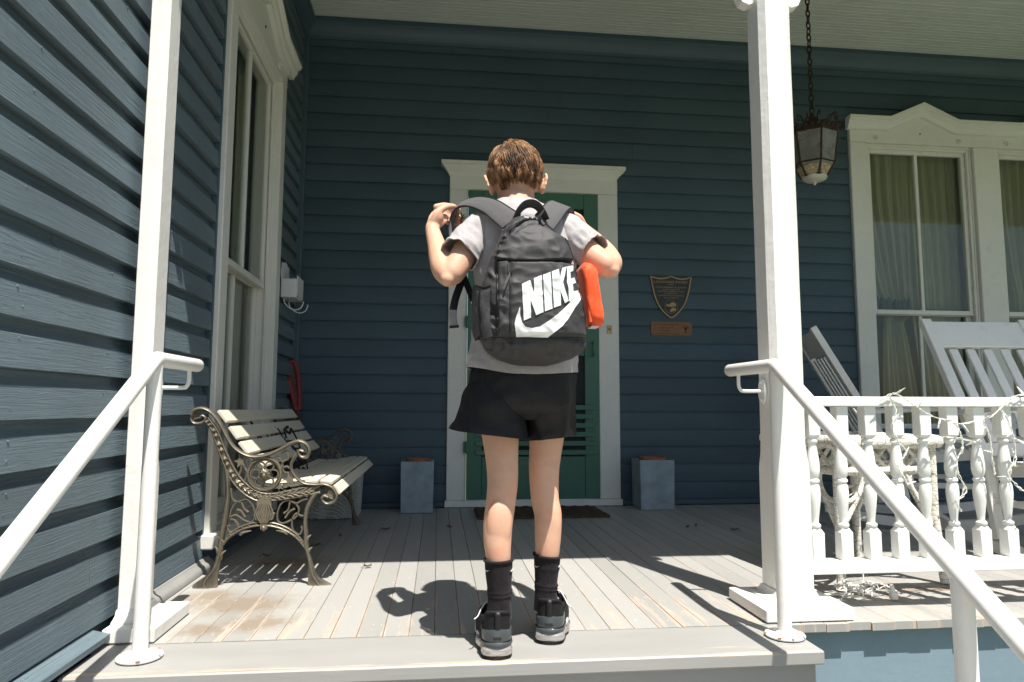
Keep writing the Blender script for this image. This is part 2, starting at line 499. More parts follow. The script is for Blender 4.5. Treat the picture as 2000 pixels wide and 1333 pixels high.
def peeling_mat():
    m, nt, b = new_mat('cracked white paint on cane')
    b.inputs['Roughness'].default_value = 0.65
    v = N(nt, 'ShaderNodeTexVoronoi', feature='DISTANCE_TO_EDGE')
    v.inputs['Scale'].default_value = 1.0
    vec = wpos(nt, (24, 24, 62))
    nt.links.new(vec, v.inputs['Vector'])
    c = ramp(nt, v.outputs['Distance'], [(0.0, (0.14, 0.10, 0.07)), (0.015, (0.30, 0.26, 0.21)), (0.035, (0.76, 0.74, 0.67))])
    f = noise_tex(nt, wpos(nt, (1, 1, 1)), 16, 6, 0.7)
    c = mixc(nt, ramp(nt, f, [(0.56, 1.0), (0.66, 0.0)]), (0.76, 0.74, 0.68), c)
    fl = noise_tex(nt, wpos(nt, (1, 1, 2.2)), 33, 4, 0.6)
    c = mixc(nt, ramp(nt, fl, [(0.69, 0.0), (0.72, 1.0)]), c, (0.30, 0.23, 0.17))
    nt.links.new(c, b.inputs['Base Color'])
    bump(nt, b, v.outputs['Distance'], 0.5, 0.003)
    return m
M_peel = peeling_mat()
# ---------------------------------------------------------------- ground
FACE_X, FACE_Y = -0.92, 4.512          # outer faces of the two siding walls
GZ = -0.74
def ground_mat():
    m, nt, b = new_mat('lawn')
    b.inputs['Roughness'].default_value = 0.9
    n = noise_tex(nt, wpos(nt, (1, 1, 1)), 3.0, 8, 0.7)
    nt.links.new(ramp(nt, n, [(0.3, (0.05, 0.085, 0.025)), (0.55, (0.10, 0.13, 0.05)), (0.75, (0.20, 0.18, 0.10))]), b.inputs['Base Color'])
    bump(nt, b, noise_tex(nt, wpos(nt, (1, 1, 1)), 60, 5), 0.8, 0.02)
    return m
g = MB(); n = 12
g.add([(-150, -150, GZ), (150, -150, GZ), (150, 150, GZ), (-150, 150, GZ)], [(0, 1, 2, 3)])
tag(g.build('ground', ground_mat()), 'lawn in front of the house', kind='structure')
M_conc = plain('pale concrete walk', (0.42, 0.40, 0.36), 0.85, 0, 0.3, 0.12, 9, 0.3, 0.003)
g = MB().box(-1.3, 1.5, -9, 1.0, GZ, GZ + 0.05)
tag(g.build('walkway', M_conc), 'pale concrete walk to the porch steps', kind='structure')

# ---------------------------------------------------------------- house
house = thing('house', (0, 4.5, 0), 'slate blue wooden house with white trimmed windows and a covered porch', 'house')

def to3_left(u, z, d):  return (FACE_X + d, u, z)
def to3_back(u, z, d):  return (u, FACE_Y - d, z)

# board profile (d from face, dz): flat proud face, then a cove that runs back under the board above
PITCH_L, Z0_L = 0.1125, 0.159
PITCH_B, Z0_B = 0.1165, 0.153
def board_profile(pitch, cove):
    if cove < 0.2:
        f = pitch*(1 - cove)
        return [(-0.018, 0), (0.0, 0.001), (0.0006, f*0.3), (0.0, f), (-0.0008, f + 0.002), (-0.002, f + 0.004), (-0.0036, f + 0.007), (-0.005, f + 0.010), (-0.0065, pitch), (-0.018, pitch)]
    f = pitch*(1 - cove)
    return [(-0.025, 0), (0.0058, 0.001), (0.0042, f*0.3), (0.0006, f), (-0.0008, f + 0.002), (-0.006, f + 0.0042), (-0.012, f + 0.010),
            (-0.0185, f + 0.020), (-0.0205, pitch + 0.0), (-0.025, pitch)]
def make_board(name, to3, a0, a1, z, pitch, cove, mat, parent, jit=0.0, nails=None):
    prof = board_profile(pitch, cove)
    mb = MB()
    nseg = max(1, int((a1 - a0)/0.16))
    rings = []
    ph = rnd.uniform(0, 100)
    for i in range(nseg + 1):
        a = a0 + (a1 - a0)*i/nseg
        w1 = noise.noise(Vector((a*1.3, ph, 0)))*0.0016*jit
        w2 = noise.noise(Vector((a*2.1, ph, 5)))*0.0022*jit
        rings.append([to3(a, z + dz + w2*(0.4 if j in (0, 9, 8) else 1.0), d + w1) for j, (d, dz) in enumerate(prof)])
    mb.loft(rings, True, True)
    if nails is not None:
        a = nails
        while a < a1 - 0.03:
            if a > a0 + 0.03:
                for fz in (0.22, 0.60):
                    if rnd.random() < 0.75:
                        p = to3(a + rnd.uniform(-0.012, 0.012), z + pitch*fz, 0.0032 - 0.004*fz)
                        mb.sphere(p, 0.0036, 6, 5)
            a += 0.405
    o = mb.build(name, mat, parent, 28)
    return fix_normals(o)

wall_l = MB()
LW0, LW1, LWZ0, LWZ1 = 2.985, 3.83, 0.14, 2.475        # left window opening
xb = FACE_X - 0.0255
wall_l.box(xb - 0.10, xb, -0.2, LW0, -0.6, 3.3); wall_l.box(xb - 0.10, xb, LW1, 4.63, -0.6, 3.3)
wall_l.box(xb - 0.10, xb, LW0, LW1, -0.6, LWZ0); wall_l.box(xb - 0.10, xb, LW0, LW1, LWZ1, 3.3)
wall_l = tag(wall_l.build('wall', M_blue_trim, house), 'blue sunlit side wall of the house with one tall window')
def rows_left():
    k = -1
    while Z0_L + k*PITCH_L < 3.18:
        yield k, Z0_L + k*PITCH_L
        k += 1
nb = 0
for k, z in rows_left():
    segs = []
    if z > 2.66: segs = [(-0.1, 4.50)]
    elif z > 2.46: segs = [(-0.1, 2.868), (3.965, 4.50)]
    else: segs = [(-0.1, 2.8675), (3.9465, 4.50)]
    for s0, s1 in segs:
        cuts = [s0]
        if s1 - s0 > 1.5:
            if k == 7: cuts.append(1.742)
            elif k == -1: cuts.append(1.555)
            elif k == 0: cuts.append(1.985)
            else: cuts.append(rnd.choice([0.3, 0.5, 0.7, 0.9]) + rnd.uniform(-0.1, 0.1))
        cuts.append(s1)
        for a, b2 in zip(cuts[:-1], cuts[1:]):
            make_board('siding_board', to3_left, a + 0.0008, b2 - 0.0008, z + rnd.uniform(-0.0012, 0.0012), PITCH_L, 0.335, M_side_sunlit, wall_l, 1.5, 1.60 - 4*0.405)

wall_b = MB()
yb = FACE_Y + 0.0185
DX0, DX1, DZ1 = 0.185, 1.07, 2.10
WA0, WA1, WB0, WB1, RWZ0, RWZ1 = 3.06, 3.89, 4.09, 4.92, 0.45, 2.56
for a, b2, c, d in [(-1.2, DX0, -0.6, 3.3), (DX0, DX1, DZ1, 3.3), (DX0, DX1, -0.6, -0.001), (DX1, WA0, -0.6, 3.3), (WA0, WA1, RWZ1, 3.3), (WA0, WA1, -0.6, RWZ0),
                    (WA1, WB0, -0.6, 3.3), (WB0, WB1, RWZ1, 3.3), (WB0, WB1, -0.6, RWZ0), (WB1, 7.0, -0.6, 3.3)]:
    wall_b.box(a, b2, yb, yb + 0.10, c, d)
wall_b = tag(wall_b.build('wall', M_blue_trim, house), 'blue shaded front wall behind the porch with the green door')
k = -1
while Z0_B + k*PITCH_B < 3.12:
    z = Z0_B + k*PITCH_B
    if z > 2.73: segs = [(-0.9, 6.9)]
    elif z > 2.5: segs = [(-0.9, 2.94), (5.01, 6.9)]
    elif z > 2.22: segs = [(-0.9, 2.929), (5.021, 6.9)]
    elif z > 2.06: segs = [(-0.9, 0.059), (1.211, 2.929), (5.021, 6.9)]
    elif z > 0.40: segs = [(-0.9, 0.059), (1.211, 2.929), (5.021, 6.9)]
    else: segs = [(-0.9, 0.059), (1.211, 6.9)]
    for s0, s1 in segs:
        cuts = [s0]
        if s1 - s0 > 2.5: cuts.append(s0 + (s1 - s0)*rnd.uniform(0.3, 0.7))
        cuts.append(s1)
        for a, b2 in zip(cuts[:-1], cuts[1:]):
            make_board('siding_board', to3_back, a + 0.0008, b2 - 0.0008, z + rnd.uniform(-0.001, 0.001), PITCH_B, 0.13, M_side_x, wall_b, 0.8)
    k += 1
for u0, u1 in ((2.868, 2.8825), (3.9325, 3.946)): MB().cbox(FACE_X - 0.022, FACE_X + 0.0075, u0, u1, 0.05, LWZ1 + 0.08, 0.002).build('stop_strip', M_blue_trim, house, 30)
# corner board, base trim, cornice
MB().cbox(FACE_X - 0.016, FACE_X + 0.032, 4.474, FACE_Y + 0.016, 0.004, 3.12, 0.006).build('corner_board', M_blue_trim, house, 30)
for x0, x1 in ((-0.89, 0.049), (1.221, 6.9)): MB().cbox(x0, x1, 4.492, 4.528, 0.003, 0.036, 0.004).build('base_trim', M_blue_trim, house, 30)
def strip(path, prof, to3):
    """moulding: profile (proud, dz) carried along a path of (u, z)"""
    return MB().loft([[to3(u, z + dz, d) for d, dz in prof] for u, z in path], True, True)
CORN = [(0.0, 0.0), (0.014, 0.0), (0.018, 0.018), (0.03, 0.03), (0.05, 0.05), (0.062, 0.085), (0.075, 0.095), (0.075, 0.125), (0.0, 0.125)]
o = strip([(-0.91, 3.108), (6.9, 3.108)], CORN, to3_back).build('cornice', M_blue_trim, house, 30); fix_normals(o)
o = strip([(1.6, 3.108), (4.50, 3.108)], CORN, to3_left).build('cornice', M_blue_trim, house, 30); fix_normals(o)

# ceiling boards, each with a bead
ceil = MB().box(-1.1, 7.0, 1.80, 4.63, 3.262, 3.30).build('porch_ceiling', M_ceil, house)
bw = 0.066
prof = [(0.001, 0.018), (0.001, 0.0), (bw*0.43, 0.0), (bw*0.46, 0.0035), (bw*0.50, -0.0035), (bw*0.54, 0.0035), (bw*0.57, 0.0), (bw - 0.006, 0.0), (bw - 0.003, -0.0035), (bw - 0.001, 0.003), (bw - 0.001, 0.018)]
mb = MB(); mb.loft([[(x, 1.83 + dy, 3.240 + dz) for dy, dz in prof] for x in (-0.86, 7.0)], True, True)
first = fix_normals(mb.build('ceiling_board', M_ceil, ceil, 30))
i = 1
while 1.83 + (i + 1)*bw < 4.50:
    dup(first, (0, i*bw, rnd.uniform(-0.0006, 0.0006)), ceil); i += 1
# roof slab and eave
mb = MB().box(-1.2, 7.2, 1.78, 4.7, 3.30, 3.38)
mb.cbox(-1.2, 7.2, 1.775, 1.80, 3.17, 3.38, 0.004)
mb.build('porch_roof', M_white, house)
MB().box(-4.5, -0.94, 1.78, 4.7, 3.30, 3.38).build('roof', M_white, house)
MB().cbox(-0.915, 7.0, 2.10, 2.21, 2.72, 3.238, 0.004).build('porch_beam', M_white, house)

# ---------------------------------------------------------------- windows
CROWN = [(0.0, 0.0), (0.028, 0.0), (0.030, 0.012), (0.045, 0.03), (0.050, 0.055), (0.064, 0.062), (0.064, 0.068), (0.070, 0.070), (0.070, 0.09), (0.0, 0.09)]
def window(to3, spans, z0, z1, zm, cw, peak, label, gap):
    u0, u1 = spans[0][0], spans[-1][1]
    mb = MB()
    def bx(a, b2, c, d, e, f, tgt=None, ch=0.0025):
        p, q = to3(a, c, e), to3(b2, d, f)
        (tgt or mb).cbox(min(p[0], q[0]), max(p[0], q[0]), min(p[1], q[1]), max(p[1], q[1]), min(p[2], q[2]), max(p[2], q[2]), ch)
    for a, b2 in spans:      # jambs
        bx(a, a + 0.012, z0, z1, -0.12, 0.0); bx(b2 - 0.012, b2, z0, z1, -0.12, 0.0)
        bx(a + 0.0125, b2 - 0.0125, z1 - 0.012, z1, -0.12, 0.0); bx(a + 0.0125, b2 - 0.0125, z0, z0 + 0.015, -0.12, 0.0)
        bx(a + 0.0125, a + 0.03, z0 + 0.0155, z1 - 0.0125, -0.025, -0.006); bx(b2 - 0.03, b2 - 0.0125, z0 + 0.0155, z1 - 0.0125, -0.025, -0.006)
        bx(a + 0.0305, b2 - 0.0305, z1 - 0.03, z1 - 0.0125, -0.025, -0.006)
    win = tag(mb.build('window', M_white, house, 30), label)
    cs = MB(); bx(u0 - cw, u0 - 0.004, z0 - 0.06, z1 + 0.0, -0.018, 0.026, cs, 0.004); cs.build('casing', M_white, win, 30)
    cs = MB(); bx(u1 + 0.004, u1 + cw, z0 - 0.06, z1 + 0.0, -0.018, 0.026, cs, 0.004); cs.build('casing', M_white, win, 30)
    for (a, b2), (c, d) in zip(spans[:-1], spans[1:]):
        cs = MB(); bx(b2 + 0.004, c - 0.004, z0 - 0.06, z1, -0.018, 0.026, cs, 0.004); cs.build('casing', M_white, win, 30)
    # head board with the pointed top, crown over it
    zc = z1 + 0.085
    path = [(u0 - cw - gap, zc)]
    for a, b2 in spans:
        c = (a + b2)/2
        path += [(c - 0.265, zc), (c, zc + 0.118), (c + 0.265, zc)]
    path.append((u1 + cw + gap, zc))
    hp = [(u0 - cw, z1 + 0.0005), (u1 + cw, z1 + 0.0005), (u1 + cw, zc + 0.02)] + [(u, z + 0.02) for u, z in path[-2:0:-1]] + [(u0 - cw, zc + 0.02)]
    o = MB().prism(hp, to3, -0.018, 0.027).build('head_board', M_white, win)
    cr = strip(path, CROWN, lambda u, z, d: to3(u, z, d + 0.024)).build('crown_moulding', M_white, win, 25); fix_normals(cr)
    for a, b2 in spans:      # little carved rosettes
        for u in (a + 0.07, b2 - 0.11):
            r = MB()
            for q in range(5):
                an = q*2*PI/5
                p = to3(u + 0.012*math.cos(an), z1 + 0.035 + 0.012*math.sin(an), 0.031)
                r.sphere(p, 0.008, 6, 5)
            r.build('rosette', M_white, win, 60)
        nl = MB(); p = to3((a + b2)/2, zc - 0.005, 0.03); nl.sphere(p, 0.006, 6, 5, (0.6, 0.6, 1.6)); nl.build('nail', M_rust, win, 60)
    sl = MB(); bx(u0 - cw - 0.02, u1 + cw + 0.02, z0 - 0.06, z0 - 0.001, -0.10, 0.05, sl, 0.006); sl.build('sill', M_white, win, 30)
    for a, b2 in spans:
        a2, b3 = a + 0.0135, b2 - 0.0135
        um = (a + b2)/2
        for nm, s0, s1, dc in (('upper_sash', zm - 0.018, z1 - 0.0135, -0.045), ('lower_sash', z0 + 0.016, zm + 0.02, -0.083)):
            sw = 0.042; e, f = dc - 0.016, dc + 0.016
            s = MB()
            bx(a2, a2 + sw, s0, s1, e, f, s); bx(b3 - sw, b3, s0, s1, e, f, s)
            bx(a2 + sw + 0.0005, b3 - sw - 0.0005, s1 - sw, s1, e, f, s); bx(a2 + sw + 0.0005, b3 - sw - 0.0005, s0, s0 + (0.032 if nm == 'upper_sash' else 0.07), e, f, s)
            bx(um - 0.012, um + 0.012, s0 + 0.03, s1 - sw - 0.0005, e + 0.002, f - 0.002, s)
            s.build(nm, M_white, win, 30)
            for p0, p1 in ((a2 + sw - 0.004, um - 0.010), (um + 0.010, b3 - sw + 0.004)):
                q = MB(); bx(p0, p1, s0 + 0.028, s1 - sw + 0.004, dc - 0.002, dc + 0.002, q, 0.0004); q.build('pane', M_glass, win)
    return win
win_l = window(to3_left, [(LW0, LW1)], LWZ0, LWZ1, 1.30, 0.10, 0.118, 'tall white two over two window in the sunlit side wall', 0.055)
win_r = window(to3_back, [(WA0, WA1), (WB0, WB1)], RWZ0, RWZ1, 1.335, 0.13, 0.118, 'pair of white windows under one zigzag crown on the front wall', 0.03)
# rooms behind the panes: dark boxes open to the window
M_room = plain('dim plaster room', (0.30, 0.27, 0.22), 0.9, 0, 0.2)
def room(to3, u0, u1, z0, z1):
    c = [to3(u, z, d) for u, z, d in [(u0, z0, -0.121), (u1, z0, -0.121), (u1, z1, -0.121), (u0, z1, -0.121), (u0, z0, -1.1), (u1, z0, -1.1), (u1, z1, -1.1), (u0, z1, -1.1)]]
    return MB().add(c, [(4, 5, 6, 7), (0, 1, 5, 4), (1, 2, 6, 5), (2, 3, 7, 6), (3, 0, 4, 7)]).build('room_interior', M_room, house)
room(to3_left, 2.3, 4.4, 0.0, 2.7)
room(to3_back, 2.4, 5.6, 0.0, 2.9)

# ---------------------------------------------------------------- door
fr = MB()
fr.cbox(0.06, DX0, 4.490, 4.528, 0.046, DZ1 - 0.0005, 0.004)
fr.cbox(DX1, 1.21, 4.490, 4.528, 0.046, DZ1 - 0.0005, 0.004)
fr.cbox(0.06, 1.21, 4.489, 4.528, DZ1, 2.20, 0.004)
frame = tag(fr.build('door_frame', M_white, house, 30), 'white casing round the green door')
o = strip([(0.055, 2.195), (1.205, 2.195)], [(0.0, 0.0), (0.026, 0.0), (0.030, 0.012), (0.042, 0.03), (0.062, 0.05), (0.070, 0.062), (0.078, 0.064), (0.078, 0.088), (0.0, 0.088)], to3_back)
o = o.build('crown_moulding', M_white, frame, 25); fix_normals(o)
# returns of the crown at both ends
for sx, x in ((-1, 0.055), (1, 1.205)):
    rp = [(0.0, 0.0), (0.004, 0.012), (0.016, 0.03), (0.036, 0.05), (0.044, 0.062), (0.052, 0.064), (0.052, 0.088)]
    r = MB()
    rings = []
    for d, dz in rp:
        yy = 0.026 + d
        rings.append([(x, 4.512, 2.195 + dz), (x + sx*d, 4.512, 2.195 + dz), (x + sx*d, 4.512 - yy, 2.195 + dz), (x, 4.512 - yy, 2.195 + dz)])
    r.loft(rings, True, True)
    fix_normals(r.build('crown_return', M_white, frame, 25))
MB().cbox(0.05, 1.22, 4.478, 4.535, 0.003, 0.045, 0.004).build('threshold', M_white, frame, 30)
dm = MB()
DY0, DY1 = 4.472, 4.502
dz0, dz1 = 0.05, 2.092
stw = 0.098
dl, dr = DX0 + 0.003, DX1 - 0.003
dm.cbox(dl, dl + stw, DY0, DY1, dz0, dz1, 0.003); dm.cbox(dr - stw, dr, DY0, DY1, dz0, dz1, 0.003)
dm.cbox(dl + stw + .0005, dr - stw - .0005, DY0, DY1, 1.985, dz1, 0.003)
dm.cbox(dl + stw + .0005, dr - stw - .0005, DY0 + 0.001, DY1, dz0, 0.325, 0.003)
dm.cbox(dl + stw + .0005, dr - stw - .0005, DY0, DY1, 0.985, 1.075, 0.003)
door = tag(dm.build('door', M_green, house, 30), 'green wooden screen door with a slatted lower guard')
MB().box(dl + stw - 0.01, dr - stw + 0.01, 4.488, 4.490, 0.31, 1.99).build('screen', M_screen, door)
for i in range(6):
    z = 0.352 + i*0.0585
    MB().cbox(dl + 0.055, dr - 0.04, DY0 - 0.013, DY0 - 0.0005, z - 0.017, z + 0.015, 0.002).build('slat', M_green, door, 30)
h = MB()
h.tube(spline([(1.022, 4.470, 0.985), (1.022, 4.440, 0.995), (1.022, 4.434, 1.03), (1.022, 4.440, 1.065), (1.022, 4.470, 1.075)], 4), 0.007, 8)
h.build('handle', M_green, door, 60)
for z in (0.385, 1.2, 1.85):
    hg = MB().cbox(0.168, 0.205, 4.462, 4.4715, z - 0.035, z + 0.035, 0.002).tube([(DX0, 4.462, z - 0.04), (DX0, 4.462, z + 0.04)], 0.007, 8)
    hg.build('hinge', M_green, door, 30)

# ---------------------------------------------------------------- porch floor
floor = MB().box(-0.94, 7.0, 2.05, 4.53, -0.06, -0.0245).build('porch_floor', M_dark, house)
FW = 0.0727
def fboard(name, y0, y1):
    mb = MB(); w = FW - 0.0014; c = 0.0016
    sec = [(0.0007, -0.023), (FW - 0.0007, -0.023), (FW - 0.0007, -c), (FW - 0.0007 - c, 0.0), (0.0007 + c, 0.0), (0.0007, -c)]
    mb.loft([[(x, y, z) for x, z in sec] for y in (y0, y1)], True, True)
    return fix_normals(mb.build(name, M_floor, floor, None))
i0 = -13
fb_in = fboard('floor_board', 2.021, 4.492)
fb_out = fboard('floor_board', 2.006, 4.492)
used_in = used_out = False
for i in range(i0, 88):
    x = i*FW
    inner = x < 1.0
    src = fb_in if inner else fb_out
    loc = (x, rnd.uniform(-0.004, 0.004) if not inner else rnd.uniform(-0.001, 0.001), rnd.uniform(-0.0007, 0.0007))
    if inner and not used_in: src.location = loc; used_in = True
    elif not inner and not used_out: src.location = loc; used_out = True
    else: dup(src, loc, floor)
# skirt under the porch edge, floor trim along the side wall
MB().box(1.036, 7.0, 2.036, 2.07, GZ, -0.0245).build('porch_skirt', M_skirt, house)
q = [(FACE_X + 0.0, 0.003), (FACE_X + 0.034, 0.003), (FACE_X + 0.034, 0.012), (FACE_X + 0.028, 0.024), (FACE_X + 0.016, 0.032), (FACE_X + 0.010, 0.044), (FACE_X, 0.046)]
mb = MB().loft([[(x, y, z) for x, z in q] for y in (2.28, 2.95)], True, True)
fix_normals(mb.build('floor_trim', M_tread, house, 35))
fix_normals(MB().loft([[(x, y, z) for x, z in q] for y in (3.96, 4.47)], True, True).build('floor_trim', M_tread, house, 35))
# drip ledge below the siding in front of the porch, foundation under it
mb = MB().loft([[(x, y, z) for x, z in [(FACE_X - 0.018, 0.046), (FACE_X - 0.018, 0.030), (FACE_X + 0.05, 0.016), (FACE_X + 0.05, 0.030)]] for y in (-0.1, 2.02)], True, True)
fix_normals(mb.build('drip_ledge', M_side_sunlit, house))  # ledge shares the side wall colour with sunlight painted in
MB().box(-1.02, -0.945, -0.1, 2.0, GZ, 0.03).build('foundation', M_blue_trim, house)

# ---------------------------------------------------------------- front steps
steps = thing('front_steps', (0.08, 1.8, GZ), 'grey painted wooden front steps with a worn top edge', 'steps')
rises = [(1.790, -0.0)] + [(1.79 - 0.26*i, -0.175*i) for i in range(1, 4)]
for i, (y, z) in enumerate(rises):
    d = 0.229 if i == 0 else 0.275
    MB().cbox(-0.885, 1.032, y, y + d, z - 0.036, z, 0.004).build('tread', M_tread, steps, 30)
    MB().box(-0.86, 1.018, y + 0.026, y + 0.046, max(z - 0.175, GZ), z - 0.0365).build('riser', M_tread, steps)
for x in (-0.862, 1.0185):
    poly = [(2.015, -0.0365)]
    for i, (y, z) in enumerate(rises):
        poly += [(y + 0.047, z - 0.0365), (y + 0.047, max(z - 0.2115, GZ))]
    poly += [(2.015, GZ)]
    fix_normals(MB().prism(poly, lambda a, b2, d: (d, a, b2), x - 0.006, x + 0.006).build('stringer', M_tread, steps))

# ---------------------------------------------------------------- porch posts
def post(label, x0, x1, back, bx0, bx1):
    cx = (x0 + x1)/2
    p = thing('porch_post', (cx, 2.155, 0), label, 'post', 'white porch posts')
    y0, y1 = 2.098, 2.212
    rings = []
    for z, c in ((0.055, 0.001), (0.44, 0.001), (0.46, 0.004), (0.49, 0.013), (0.53, 0.019), (2.4, 0.019), (2.72, 0.019)):
        cl = c if back is None else 0.002
        rings.append([(x0 + cl, y0, z), (x1 - c, y0, z), (x1, y0 + c, z), (x1, y1 - c, z), (x1 - c, y1, z), (x0 + cl, y1, z), (x0, y1 - cl, z), (x0, y0 + cl, z)])
    rr = []
    for a, b2 in zip(rings[:-1], rings[1:]):
        zs = max(1, int((b2[0][2] - a[0][2])/0.12))
        for q in range(zs):
            t = q/zs
            rr.append([tuple(Vector(u).lerp(Vector(v), t)) for u, v in zip(a, b2)])
    rr.append(rings[-1])
    for r in rr[6:-1]:
        z = r[0][2]; dx = 0.0016*noise.noise(Vector((0, 3, z*3))); dy = 0.0016*noise.noise(Vector((7, 3, z*3)))
        for i in range(8): r[i] = (r[i][0] + dx, r[i][1] + dy, r[i][2])
    mb = MB().loft(rr, True, True)
    
    fix_normals(mb.build('shaft', M_post, p, 20))
    MB().cbox(bx0, bx1, 2.02, 2.29, 0.003, 0.04, 0.003).build('base_block', M_post, p, 30)
    # cove moulding between block and shaft
    pr = [(0.034, 0.0), (0.034, 0.004), (0.022, 0.008), (0.010, 0.016), (0.004, 0.030)]
    xl = back if back is not None else x0
    rings = []
    for e, dz in pr:
        rings.append([(xl - (0 if back is not None else e), y0 - e, 0.0405 + dz), (x1 + e, y0 - e, 0.0405 + dz), (x1 + e, y1 + e, 0.0405 + dz), (xl - (0 if back is not None else e), y1 + e, 0.0405 + dz)])
    fix_normals(MB().loft(rings, True, True).build('base_cove', M_post, p, 35))
    # scroll bracket under the beam
    sides = (1,) if back is not None else (-1, 1)
    for s in sides:
        xs = x1 if s > 0 else x0
        c1 = [(xs + s*(0.034 + 0.034*math.cos(a)), 2.07 + 0.034*math.sin(a)) for a in [PI*(1.05 + 0.95*t/10)*1 for t in range(11)]]
        outer = [(xs, 2.035), (xs + s*0.02, 2.025), (xs + s*0.045, 2.035), (xs + s*0.056, 2.06), (xs + s*0.045, 2.085), (xs + s*0.025, 2.10), (xs + s*0.03, 2.2), (xs + s*0.07, 2.38), (xs + s*0.16, 2.54), (xs + s*0.30, 2.64), (xs + s*0.40, 2.66), (xs + s*0.42, 2.72), (xs, 2.72)]
        b = MB().prism(outer, lambda a, b2, d: (a, d, b2), 2.135, 2.175)
        fix_normals(b.build('bracket', M_post, p))
    return p
post('right white square porch post between the steps and the spindle railing', 1.068, 1.182, None, 0.985, 1.265)
post('left white porch post against the blue side wall', -0.889, -0.838, -0.890, -0.893, -0.757)

M_crust = plain('orange rust', (0.36, 0.17, 0.07), 0.9, 0, 0.2, 0.3, 120)
# ---------------------------------------------------------------- pipe handrails
def handrail(x, y0, label, side, pxs):
    r = thing('handrail', (x, y0, 0), label, 'handrail', 'white pipe handrails of the steps')
    R = 0.0205
    zt = 0.766
    end = 2.235
    path = [(x, 0.45, zt - (1.90 - 0.45)*0.64)] + [(x, 1.905 - t, zt - t*0.64) for t in (0.12, 0.05)]
    path += spline([(x, 1.905 - 0.02, zt - 0.0128), (x, 1.91, zt - 0.001), (x, 1.94, zt + 0.0005)], 4) + [(x, end - 0.012, zt + 0.002), (x, end - 0.004, zt + 0.002), (x, end, zt + 0.002)]
    rad = [R]*(len(path) - 2) + [R*0.85, R*0.5]
    MB().tube(path, rad, 20, up=(1, 0, 0)).build('rail', M_pipe, r, 50)
    MB().tube([(x, 1.907, 0.008), (x, 1.907, zt - 0.015)], 0.0195, 18).build('pole', M_pipe, r, 50)
    MB().tube([(x, 1.224, GZ + 0.15), (x, 1.224, zt - (1.905 - 1.224)*0.64 - 0.008)], 0.0195, 18).build('pole', M_pipe, r, 50)
    f = MB().lathe((x, 1.907, 0.0), [(0.054, 0.0035), (0.055, 0.007), (0.053, 0.010), (0.026, 0.0115), (0.022, 0.018), (0.0196, 0.019)], 28)
    for q in range(4):
        a = q*PI/2 + 0.6
        f.lathe((x + 0.041*math.cos(a), 1.907 + 0.041*math.sin(a), 0.010), [(0.006, 0.0), (0.006, 0.003), (0.003, 0.0045)], 8)
    f.build('floor_flange', M_pipe, r, 40)
    rs = MB()      # rust stain crust at the foot of the pole
    for q in range(9):
        a = rnd.uniform(0, 6.28); d = rnd.choice((0.0225, 0.053))
        rs.sphere((x + d*math.cos(a), 1.907 + d*math.sin(a), 0.0105), rnd.uniform(0.003, 0.0055), 7, 5, (1.2, 1.0, 0.35))
    tag(rs.build('rust_crust', M_crust, r, 60), kind='stuff')
    by = 2.16
    px = pxs
    s = 1 if px > x else -1
    pts = spline([(x, by, zt - 0.017), (x, by, zt - 0.05), (x + s*0.006, by, zt - 0.064), (x + s*0.018, by, zt - 0.069), (px - s*0.008, by, zt - 0.069)], 4)
    b = MB().tube(pts, 0.006, 8)
    b.build('bracket', M_pipe, r, 50)
    pl = MB(); pl.tube([(px - s*0.0085, by, zt - 0.069), (px - s*0.0015, by, zt - 0.069)], 0.03, 20, flat=(1.35, 0.8), up=(0, 0, 1))
    for dz in (-0.03, 0.03): pl.sphere((px - s*0.009, by, zt - 0.069 + dz), 0.006, 8, 6)
    pl.build('wall_plate', M_pipe, r, 40)
    return r
handrail(0.982, 1.907, 'white pipe handrail beside the right porch post', 1, 1.068)
handrail(-0.747, 1.907, 'white pipe handrail beside the blue side wall', -1, -0.838)

# ---------------------------------------------------------------- spindle railing
bal = thing('railing', (1.9, 2.15, 0), 'white porch railing of turned spindles beside the post', 'railing')
MB().cbox(1.1825, 3.4, 2.118, 2.182, 0.648, 0.680, 0.003).build('top_rail', M_rail, bal, 30)
MB().cbox(1.1825, 3.4, 2.122, 2.178, 0.114, 0.154, 0.003).build('bottom_rail', M_rail, bal, 30)
sp = MB(); c = 0.020
bx0 = 1.223
def sq(z, h_, ch=0.0): return [(bx0 + a, 2.15 + b2, z) for a, b2 in [(-h_, -h_), (h_, -h_), (h_, h_), (-h_, h_)]]
sp.cbox(bx0 - c, bx0 + c, 2.15 - c, 2.15 + c, 0.1545, 0.243, 0.0015)
sp.loft([sq(0.2430, c - 0.0015), sq(0.2545, 0.012)], True, True)
sp.cbox(bx0 - c, bx0 + c, 2.15 - c, 2.15 + c, 0.553, 0.6475, 0.0015)
sp.loft([sq(0.5435, 0.012), sq(0.5530, c - 0.0015)], True, True)
prof = [(0.012, 0.2545), (0.0155, 0.256), (0.0175, 0.260), (0.0175, 0.266), (0.015, 0.269), (0.0115, 0.271), (0.011, 0.275), (0.0125, 0.290), (0.016, 0.315), (0.0195, 0.345), (0.0205, 0.365), (0.0185, 0.388), (0.0145, 0.398),
        (0.0155, 0.400), (0.0185, 0.403), (0.0185, 0.409), (0.0155, 0.412), (0.014, 0.414), (0.0185, 0.425), (0.0208, 0.440), (0.0205, 0.460), (0.018, 0.485), (0.0145, 0.508), (0.012, 0.522), (0.0118, 0.526), (0.016, 0.529), (0.0175, 0.534), (0.0165, 0.540), (0.012, 0.5435)]
sp.lathe((bx0, 2.15, 0), prof, 14)
spin = sp.build('spindle', M_baluster, bal, 38)
for i in range(1, 22):
    dup(spin, (i*0.0975, 0, 0), bal)
